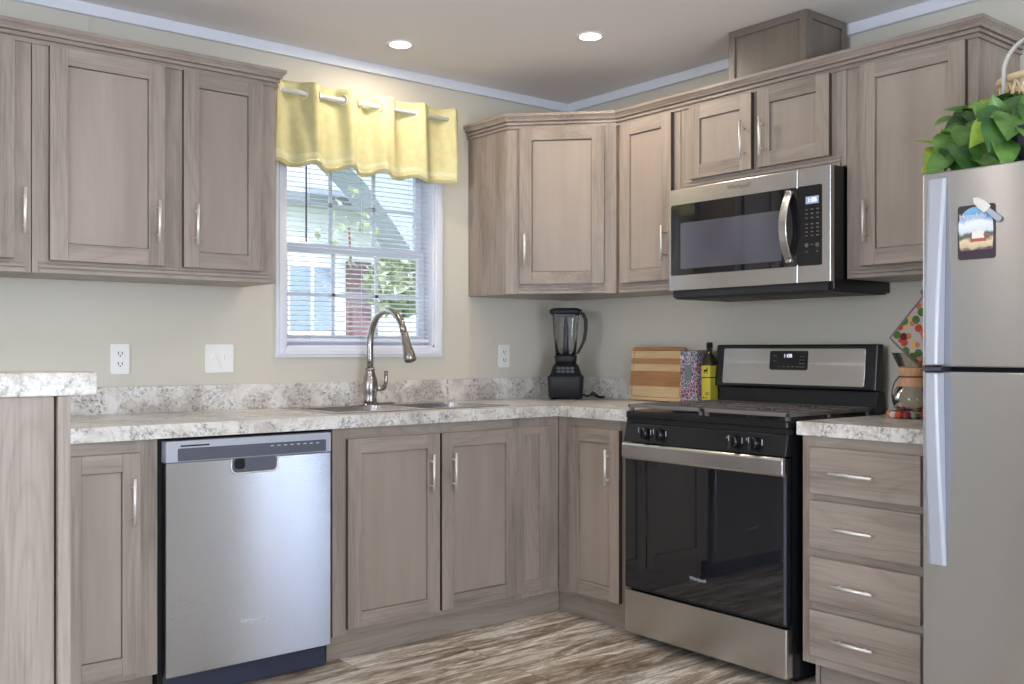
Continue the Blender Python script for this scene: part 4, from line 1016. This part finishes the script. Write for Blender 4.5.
# ------------------------------------------------------------------ basket on the refrigerator
bc = Vector((-.36, -2.545, 1.664))
th = Thing('wicker_basket', 'pale openwork wicker basket with white strap handle behind the pothos', 'basket', bc)
hb = .315; rx, ry = .115, .135
mb = MB(); NS = 26
for sgn in (1, -1):
    for k in range(NS):
        pts = []
        for j in range(9):
            s_ = j / 8; a_ = 2 * math.pi * (k / NS) + sgn * s_ * 1.1; f_ = .82 + .18 * s_
            pts.append(bc + Vector((rx * f_ * math.cos(a_), ry * f_ * math.sin(a_), .02 + (hb - .03) * s_)))
        mb.tube(pts, .0048, 5)
for w in (.01, .12, .24):
    f_ = .82 + .18 * w / hb
    mb.tube([bc + Vector((rx * f_ * math.cos(2 * math.pi * a_ / 32), ry * f_ * math.sin(2 * math.pi * a_ / 32), w)) for a_ in range(32)], .006, 6, closed=True)
th.part('woven_body', mb, 'wicker')
th.part('rim', MB().tube([bc + Vector((rx * 1.01 * math.cos(2 * math.pi * a_ / 32), ry * 1.01 * math.sin(2 * math.pi * a_ / 32), hb - .004)) for a_ in range(32)], .012, 8, closed=True), 'wicker')
th.part('base_disc', MB().lathe(bc, [(.8, 0.0), (.8, .01)], 28, sx=rx, sy=ry), 'wicker')
hpts = []; 
for i in range(17):
    a_ = math.pi * i / 16; hpts.append(bc + Vector((-.122, .085 * -math.cos(a_) - .01, hb - (.06 if i in (0, 16) else 0) + .095 * math.sin(a_))))
mb = MB(); vs = []; 
for p_ in hpts: vs += [p_ + Vector((-.016, 0, 0)), p_ + Vector((.004, 0, 0))]
for i in range(16): mb.f.append([2 * i, 2 * i + 1, 2 * i + 3, 2 * i + 2]); mb.m.append(0); mb.s.append(True)
mb.v = vs
th.part('strap_handle', mb, 'ribbon', solid=.006)

# ------------------------------------------------------------------ blender
bp_ = Vector((-.215, -.222, WT1))
th = Thing('countertop_blender', 'black blender with clear jug in the worktop corner', 'blender', bp_)
bn = Vector((-.70, -.72, 0)).normalized(); bu_ = Vector((bn.y * -1, bn.x, 0)); bu_ = Vector((-bn.y, bn.x, 0))
if bu_.x < 0: bu_ = -bu_
FBL = Fr(bp_, bu_, bn)
def loft(F, secs, r=.3, mi=0, mb=None):
    """secs: (w, half_u, half_n, corner) rounded rectangles stacked"""
    mb = mb or MB(); rings = []
    for w, hu, hn, cr in secs:
        rings.append([F.p(u, w, n) for u, n in rrect(-hu, hu, -hn, hn, cr, 4)])
    k = len(rings[0]); vs = [v for r_ in rings for v in r_]; fs = []
    for i in range(len(secs) - 1):
        for j in range(k): fs.append((i * k + j, i * k + (j + 1) % k, (i + 1) * k + (j + 1) % k, (i + 1) * k + j))
    mb.add(vs, fs, mi, True); o = len(mb.v) - len(vs)
    mb.f.append([o + j for j in range(k)][::-1]); mb.m.append(mi); mb.s.append(False)
    mb.f.append([o + (len(secs) - 1) * k + j for j in range(k)]); mb.m.append(mi); mb.s.append(False)
    return mb
bs = th.part('motor_base', loft(FBL, [(.006, .078, .075, .02), (.012, .082, .08, .025), (.105, .088, .085, .025), (.112, .086, .083, .025), (.116, .08, .08, .025), (.125, .074, .072, .03), (.16, .064, .06, .03), (.172, .056, .052, .03)]), 'blackm')
for du_ in (-.06, .06):
    for dn_ in (-.05, .05):
        c_ = FBL.p(du_, .0005, dn_); th.part('foot', MB().lathe(c_, [(.012, 0), (.012, .008)], 12), 'dark')
pn = MB()
for j in range(2):
    for i in range(4): pn.prism(Fr(FBL.O, FBL.u, FBL.n), rrect(-.042 + i * .022, -.024 + i * .022, .130 + j * .016, .141 + j * .016, .003), .06, .076 - j * .004)
th.part('button_panel', pn, 'darkgrey', bs)
th.part('jug_collar', loft(FBL, [(.173, .052, .05, .03), (.21, .055, .052, .03), (.216, .05, .048, .03)]), 'blackm')
jug = th.part('jug', loft(FBL, [(.214, .050, .048, .028), (.30, .057, .055, .03), (.40, .064, .062, .032), (.415, .065, .063, .032)]), 'jar')
bl = MB().tube([FBL.p(0, .216, 0), FBL.p(0, .27, 0), FBL.p(0, .34, 0), FBL.p(0, .39, 0), FBL.p(0, .412, 0)], [.018, .013, .012, .007, .004], 10)
for w, a_ in ((.24, 20), (.30, 100), (.35, 50)):
    d_ = FBL.u * math.cos(R(a_)) + FBL.n * math.sin(R(a_))
    q = FBL.p(0, w, 0); bl.add([q - d_ * .036 + Vector((0, 0, .004)), q + Vector((0, 0, .006)) + FBL.n * .006, q + d_ * .036 - Vector((0, 0, .004)), q - Vector((0, 0, .004))], [(0, 1, 2, 3)])
th.part('blade_column', bl, 'darkgrey')
th.part('lid', loft(FBL, [(.4155, .072, .066, .03), (.425, .078, .072, .03), (.438, .078, .072, .03), (.446, .06, .055, .03)]), 'blackm')
th.part('lid_insert', MB().fb(FBL, -.055, .04, .40, .4152, .0635, .067), 'darkgrey')
hpt = [(.062, .43), (.085, .42), (.098, .39), (.098, .34), (.09, .29), (.072, .25), (.056, .222)]
mb = MB(); vs = []; fs = []
for (u, w) in hpt: vs += [FBL.p(u - .009, w - .004, -.012), FBL.p(u + .009, w + .002, -.012), FBL.p(u + .009, w + .002, .012), FBL.p(u - .009, w - .004, .012)]
for i in range(len(hpt) - 1):
    for k in range(4): fs.append((i * 4 + k, i * 4 + (k + 1) % 4, (i + 1) * 4 + (k + 1) % 4, (i + 1) * 4 + k))
fs += [(0, 1, 2, 3), tuple(4 * (len(hpt) - 1) + k for k in range(4))]
mb.add(vs, fs); th.part('handle', mb, 'blackm', bevel=.004)
th.part('power_cord', MB().tube([FBL.p(.085, .02, -.02), FBL.p(.11, .012, .0), FBL.p(.14, .03, .015), FBL.p(.17, .006, .02), FBL.p(.185, .006, .0), FBL.p(.16, .006, -.025), FBL.p(.12, .022, -.03), FBL.p(.13, .034, -.01), FBL.p(.16, .012, .01), FBL.p(.19, .008, -.02), FBL.p(.17, .006, -.045)], .0042, 8), 'dark', bs)

# ------------------------------------------------------------------ cutting board, box, oil bottle
FCB = Fr((-.045, 0, WT1 + .001), (0, -1, 0), (-1, 0, 0)); lean = .10
FCB.w = Vector((math.sin(lean), 0, math.cos(lean))) ; FCB.n = Vector((-math.cos(lean), 0, math.sin(lean)))
FCB.O = Vector((-.052, 0, WT1 + .0030))
cu0, cu1 = .513, .845
th = Thing('cutting_board', 'striped pale and brown wooden cutting board leaning on the wall beside the range', 'cutting board', (-.07, -.70, WT1))
Hc = .252; strips = [(0, .066, 0), (.066, .138, 1), (.138, .170, 0), (.170, .198, 1), (.198, .232, 0), (.232, Hc, 1)]
outl = rrect(cu0, cu1, 0, Hc, .022, 6)
def clip(poly, w0, w1):
    def cl(poly, f):
        out = []
        for i in range(len(poly)):
            a_, b2 = poly[i - 1], poly[i]; fa, fb_ = f(a_), f(b2)
            if (fa >= 0) != (fb_ >= 0):
                t_ = fa / (fa - fb_); out.append((a_[0] + (b2[0] - a_[0]) * t_, a_[1] + (b2[1] - a_[1]) * t_))
            if fb_ >= 0: out.append(b2)
        return out
    return cl(cl(poly, lambda p: p[1] - w0), lambda p: w1 - p[1])
for nm, mi in (('maple_strips', 0), ('walnut_strips', 1)):
    mb = MB()
    for w0, w1, k in strips:
        if k == mi: mb.prism(FCB, clip(outl, w0, w1), 0, .019)
    th.part(nm, mb, 'board_l' if mi == 0 else 'board_d')
gv = [FCB.p(u, w, .0192) for u, w in rrect(cu0 + .016, cu1 - .016, .016, Hc - .016, .012, 5)]
th.part('juice_groove', MB().tube(gv, .0016, 6, closed=True), 'board_d')

m, nt, b = mat('purple_patterned_print'); tc = N(nt, 'ShaderNodeTexCoord')
vo = N(nt, 'ShaderNodeTexVoronoi'); vo.feature = 'DISTANCE_TO_EDGE'; vo.inputs['Scale'].default_value = 60; nt.links.new(tc.outputs['Object'], vo.inputs['Vector'])
rl = ramp(nt, [(.03, (1, 1, 1, 1)), (.08, (0, 0, 0, 1))]); nt.links.new(vo.outputs[0], rl.inputs[0])
nn = N(nt, 'ShaderNodeTexNoise'); nn.inputs['Scale'].default_value = 9; nt.links.new(tc.outputs['Object'], nn.inputs['Vector'])
rc = ramp(nt, [(.40, srgb(104, 56, 96)), (.47, srgb(132, 74, 112)), (.52, srgb(88, 98, 108))]); nt.links.new(nn.outputs[0], rc.inputs[0])
mx = N(nt, 'ShaderNodeMix', data_type='RGBA'); nt.links.new(rl.outputs[0], mx.inputs[0]); nt.links.new(rc.outputs[0], mx.inputs[6]); mx.inputs[7].default_value = srgb(206, 196, 206)
nt.links.new(mx.outputs[2], b.inputs['Base Color']); b.inputs['Roughness'].default_value = .5; M['purple'] = m
M['tealink'] = plain('grey_teal_ink', srgb(104, 122, 128), .5)
th = Thing('patterned_box', 'purple and grey patterned paper box between cutting board and oil bottle', 'box', (-.10, -.93, WT1))
bx = th.part('carton', MB().box(-.150, -.045, -1.0, -.905, WT1 + .0008, WT1 + .236), 'purple', bevel=.002)
th.part('front_label', MB().prism(FR, rrect(.93, .972, 1.02, 1.09, .008), .1502, .1508), 'tealink', bx)
th.part('lid_flap', MB().box(-.151, -.044, -1.001, -.904, WT1 + .2365, WT1 + .2395), 'darkgrey')
M['oilglass'] = plain('dark_olive_glass', srgb(52, 48, 26), .12, spec=.7)
M['yellow'] = plain('yellow_label', srgb(214, 200, 74), .5, var=.05)
oc = Vector((-.10, -1.030, WT1 + .0008))
th = Thing('oil_bottle', 'dark square oil bottle with yellow label beside the range backguard', 'bottle', oc)
FO = Fr(oc, (0, -1, 0), (-1, 0, 0))
th.part('glass_bottle', loft(FO, [(0, .024, .024, .006), (.19, .024, .024, .006), (.205, .022, .022, .01), (.222, .012, .012, .008), (.245, .011, .011, .008)]), 'oilglass')
th.part('cap', MB().lathe(oc, [(.0135, .2455), (.0135, .272), (.011, .274)], 20), 'dark')
lb = th.part('label', MB().fb(FO, -.0246, .0246, .015, .118, -.0246, .0252).fb(FO, -.0246, .0246, .122, .172, -.0246, .0252), 'yellow')
hr = [(-.010, .135), (-.007, .135), (-.006, .146), (.004, .146), (.005, .135), (.008, .135), (.009, .152), (.012, .162), (.009, .166), (.005, .160), (.003, .155), (-.009, .155), (-.012, .150)]
th.part('animal_emblem', MB().prism(FO, hr, .0253, .0257), 'dark', lb)
mk = MB()
for w in (.045, .052): mk.fb(FO, -.004, .016, w, w + .003, .0253, .0256)
mk.fb(FO, -.016, -.010, .030, .036, .0253, .0256).fb(FO, -.006, .008, .030, .033, .0253, .0256)
th.part('label_print', mk, 'dark', lb)

# ------------------------------------------------------------------ carafe, felt trivet, pot holder
tv = Vector((-.175, -2.012, WT1 + .0008))
th = Thing('felt_ball_trivet', 'round trivet of multicoloured felt balls under the coffee carafe', 'trivet', tv)
fc = [srgb(120, 128, 108), srgb(214, 200, 150), srgb(206, 88, 52), srgb(110, 56, 50), srgb(222, 120, 60), srgb(150, 52, 60), srgb(120, 60, 92), srgb(228, 214, 196)]
FM = [plain('felt_%d' % i, c_, .95, bump=.6, bscale=300) for i, c_ in enumerate(fc)]
for ring_r, cnt in ((.078, 18), (.052, 12), (.026, 6), (0, 1)):
    for k in range(cnt):
        a_ = 2 * math.pi * k / cnt + .2; c_ = tv + Vector((ring_r * math.cos(a_), ring_r * math.sin(a_), .0125))
        pf = [(.0128 * math.cos(R(x_)), .0125 * math.sin(R(x_))) for x_ in range(-86, 87, 21)]
        o = MB().lathe(c_, pf, 14).build('felt_ball', FM[(k * 3 + cnt) % 8] if cnt > 1 else FM[0], th.e, origin=th.loc)
cc = tv + Vector((0, 0, .0262))
th = Thing('coffee_carafe', 'hourglass glass coffee carafe with wooden collar on the felt trivet', 'carafe', cc)
gp = [(.045, 0), (.062, .008), (.070, .03), (.070, .05), (.060, .075), (.042, .098), (.034, .112), (.034, .128), (.045, .15), (.060, .178), (.072, .205)]
outer = gp; innr = [(max(.001, r_ - .003), z_ + (.003 if i == 0 else 0)) for i, (r_, z_) in enumerate(gp)][::-1]
th.part('glass_body', MB().lathe(cc, gp, 36, cap=False).lathe(cc, [(.001, 0), (.045, 0)], 36, cap=False), 'carafe')
th.part('wooden_collar', MB().lathe(cc, [(.046, .086), (.041, .100), (.0365, .112), (.0365, .128), (.042, .140), (.050, .152), (.052, .152), (.049, .138), (.044, .126), (.044, .114), (.048, .100), (.054, .086)], 32, cap=False), 'collar')
th.part('leather_tie', MB().tube([cc + Vector((.0465 * math.cos(2 * math.pi * a_ / 24), .0465 * math.sin(2 * math.pi * a_ / 24), .12)) for a_ in range(24)], .0032, 6, closed=True)
        .tube([cc + Vector((-.034, .034, .12)), cc + Vector((-.045, .045, .10)), cc + Vector((-.05, .052, .07)), cc + Vector((-.05, .052, .045))], .0022, 6), 'leather')
m, nt, b = mat('floral_cotton'); tc = N(nt, 'ShaderNodeTexCoord')
vo = N(nt, 'ShaderNodeTexVoronoi'); vo.inputs['Scale'].default_value = 34; nt.links.new(tc.outputs['Object'], vo.inputs['Vector'])
r1 = ramp(nt, [(.50, (1, 1, 1, 1)), (.56, (0, 0, 0, 1))]); nt.links.new(vo.outputs['Distance'], r1.inputs[0])
sh = N(nt, 'ShaderNodeSeparateColor'); nt.links.new(vo.outputs['Color'], sh.inputs[0])
rc = ramp(nt, [(.0, srgb(206, 84, 56)), (.3, srgb(84, 130, 66))]); rc.color_ramp.interpolation = 'CONSTANT'
for p_, c_ in ((.5, srgb(110, 44, 52)), (.68, srgb(222, 132, 96)), (.85, srgb(232, 196, 92))):
    x_ = rc.color_ramp.elements.new(p_); x_.color = c_
nt.links.new(sh.outputs[0], rc.inputs[0]); mx = N(nt, 'ShaderNodeMix', data_type='RGBA'); nt.links.new(r1.outputs[0], mx.inputs[0])
mx.inputs[6].default_value = srgb(206, 190, 186); nt.links.new(rc.outputs[0], mx.inputs[7]); nt.links.new(mx.outputs[2], b.inputs['Base Color']); b.inputs['Roughness'].default_value = .9
M['floral'] = m; M['binding'] = plain('pot_holder_binding', srgb(150, 120, 128), .8)
th = Thing('pot_holder', 'floral square pot holder hung by its corner on the wall by the refrigerator', 'pot holder', FR.p(1.965, 1.23, 0))
sq = [(1.832, 1.201), (1.962, 1.350), (2.105, 1.222), (1.975, 1.072)]
th.part('quilted_pad', MB().prism(FR, sq, .004, .016), 'floral', bevel=.004)
th.part('binding', MB().tube([FR.p(u, w, .010) for u, w in [q for i in range(4) for q in [(sq[i][0] + (sq[(i + 1) % 4][0] - sq[i][0]) * k / 6, sq[i][1] + (sq[(i + 1) % 4][1] - sq[i][1]) * k / 6) for k in range(6)]]], .0068, 8, closed=True), 'binding')
th.part('hanging_loop', MB().tube([FR.p(1.962, 1.352, .010), FR.p(1.952, 1.370, .010), FR.p(1.962, 1.386, .010), FR.p(1.972, 1.370, .010)], .0025, 6, closed=True), 'binding')
th = Thing('wall_hook', 'small white hook holding the floral pot holder', 'hook', FR.p(1.962, 1.385, 0))
th.part('hook', MB().tube([FR.p(1.962, 1.40, .0005), FR.p(1.962, 1.395, .006), FR.p(1.962, 1.380, .010), FR.p(1.962, 1.379, .017), FR.p(1.962, 1.386, .020)], .002, 6), 'white')
th.part('backplate', MB().prism(FR, rrect(1.954, 1.970, 1.387, 1.411, .006), .0005, .003), 'white')

# ------------------------------------------------------------------ recessed lights
def downlight(x, y, label, group='recessed ceiling lights'):
    th = Thing('recessed_light', label, 'ceiling light', (x, y, H), group)
    c_ = (x, y, H - .006)
    th.part('trim_ring', MB().lathe(c_, [(.043, .006), (.060, .006), (.060, .003), (.050, .001), (.043, .003)], 40, cap=False), 'white')
    th.part('lens', MB().lathe((x, y, H - .005), [(.001, 0), (.043, 0), (.043, .004)], 32, cap=False), 'lamp')
    d = bpy.data.lights.new('lamp_glow', 'AREA'); d.shape = 'DISK'; d.size = .09; d.energy = LP; d.color = (1, .85, .68)
    o = bpy.data.objects.new('lamp_glow', d); COL.objects.link(o); o.parent = th.e; o.location = (0, 0, -.012)
    return th
LP = 5.4
dl = downlight(-1.245, -.325, 'lit recessed ceiling light above the kitchen window')
for x, y, lab in ((-.70, -.905, 'lit recessed ceiling light near the inside corner above the range side'), (-3.05, -1.5, 'unseen recessed ceiling light over the breakfast bar, added to streak the refrigerator'), (-5.0, -5.6, 'lit recessed ceiling light at the back of the room near the patio door'), (-1.6, -3.3, 'lit recessed ceiling light in front of the refrigerator'), (-5.3, -3.2, 'lit recessed ceiling light at the left side of the room')):  # only the first of these is in view; bar lamp placed to streak refrigerator
    c_ = copy_tree(dl.e); c_.location = (x, y, H); c_['label'] = lab

# ------------------------------------------------------------------ outside, beyond the window
single('lawn', MB().box(-9, 16, T + .02, 30, -.5, -.4), 'grass', 'green lawn between the window and the neighbouring house', 'lawn', (0, 8, -.4), kind='structure')
th = Thing('neighbour_house', 'white sided neighbouring house seen through the blind, with plum door', 'house', (2, 6.5, -.4))
HY = 6.0
k = (HY + 3.83) / 8.83
def hx(x): return -3.49 + (x + 3.49) * k
def hzz(z): return 1.158 + (z - 1.158) * k
mb = MB().box(hx(-1.2), hx(4.5), HY, HY + 5, -.4, hzz(2.66)); th.part('siding_wall', mb, 'siding')
th.part('roof', MB().add([(hx(-1.4), HY - .35, hzz(2.60)), (hx(4.6), HY - .35, hzz(2.60)), (hx(4.6), HY + 2.6, hzz(2.60) + 1.2), (hx(-1.4), HY + 2.6, hzz(2.60) + 1.2)], [(0, 1, 2, 3)]), 'shingle', solid=.12)
w_ = th.part('window', MB().box(hx(.84), hx(1.40), HY - .03, HY - .001, hzz(1.30), hzz(2.02)), 'trim')
th.part('window_pane', MB().box(hx(.88), hx(1.10), HY - .04, HY - .03, hzz(1.34), hzz(1.97)).box(hx(1.14), hx(1.36), HY - .04, HY - .03, hzz(1.34), hzz(1.97)), 'hglass', w_)
th.part('door', MB().box(hx(1.51), hx(1.79), HY - .04, HY - .001, -.3, hzz(2.05)), 'brick')
th = Thing('neighbour_porch', 'porch with steep grey shingled gable beside the neighbouring house', 'porch', (hx(2.6), HY - 1.0, -.4))
gy = HY - 1.2; kk = (gy + 3.83) / 8.83
gx = lambda x: -3.49 + (x + 3.49) * kk
gz = lambda z: 1.158 + (z - 1.158) * kk
FGb = Fr((0, gy, 0), (1, 0, 0), (0, -1, 0))
th.part('gable_roof', MB().prism(FGb, [(gx(1.38), gz(3.15)), (gx(1.75), gz(2.86)), (gx(2.10), gz(2.46)), (gx(2.35), gz(2.16)), (gx(3.2), gz(2.16)), (gx(3.2), gz(3.6)), (gx(1.3), gz(3.6))], -.5, 0), 'shingle')
th.part('post', MB().box(gx(2.9), gx(2.98), gy + .1, gy + .2, -.4, gz(2.2)), 'trim')
def tree(cx, cy, z0, z1, r_, n_, label, seed, ls=.16, cols=('tree',)):
    rnd = random.Random(seed); mb = MB()
    for i in range(n_):
        th_ = rnd.uniform(0, 2 * math.pi); ph = math.acos(rnd.uniform(-1, 1)); rr = rnd.uniform(.4, 1) ** .5
        c_ = Vector((cx + r_ * rr * math.sin(ph) * math.cos(th_), cy + r_ * rr * math.sin(ph) * math.sin(th_), (z0 + z1) / 2 + (z1 - z0) / 2 * rr * math.cos(ph)))
        a_ = Vector((rnd.uniform(-1, 1), rnd.uniform(-1, 1), rnd.uniform(-1, 1))).normalized(); b2 = a_.cross(Vector((rnd.uniform(-1, 1), rnd.uniform(-1, 1), rnd.uniform(-1, 1)))).normalized()
        l_ = ls * rnd.uniform(.6, 1.2); mb.add([c_ - a_ * l_, c_ + b2 * l_ * .45, c_ + a_ * l_, c_ - b2 * l_ * .45], [(0, 1, 2, 3)])
    t_ = Thing('tree', label, 'tree', (cx, cy, -.4), 'trees outside the window')
    t_.part('foliage', mb, 'tree')
    t_.part('trunk', MB().tube([(cx, cy, -.4), (cx + .02, cy, z0), (cx, cy, (z0 + z1) / 2)], [.035 * (z1 - z0), .018 * (z1 - z0), .008], 8), 'bark')
tree(1.15, 3.4, 1.45, 2.0, .32, 420, 'leafy green shrub-like tree at the right of the lower window half', 1, .075)
tree(0.0, 14.5, 3.6, 8.0, 2.4, 1500, 'tall tree rising above the neighbouring roof', 2, .2)
tree(.35, 2.9, 1.75, 2.45, .25, 34, 'sparse yellow-green sapling in the middle of the window view', 3, .05)
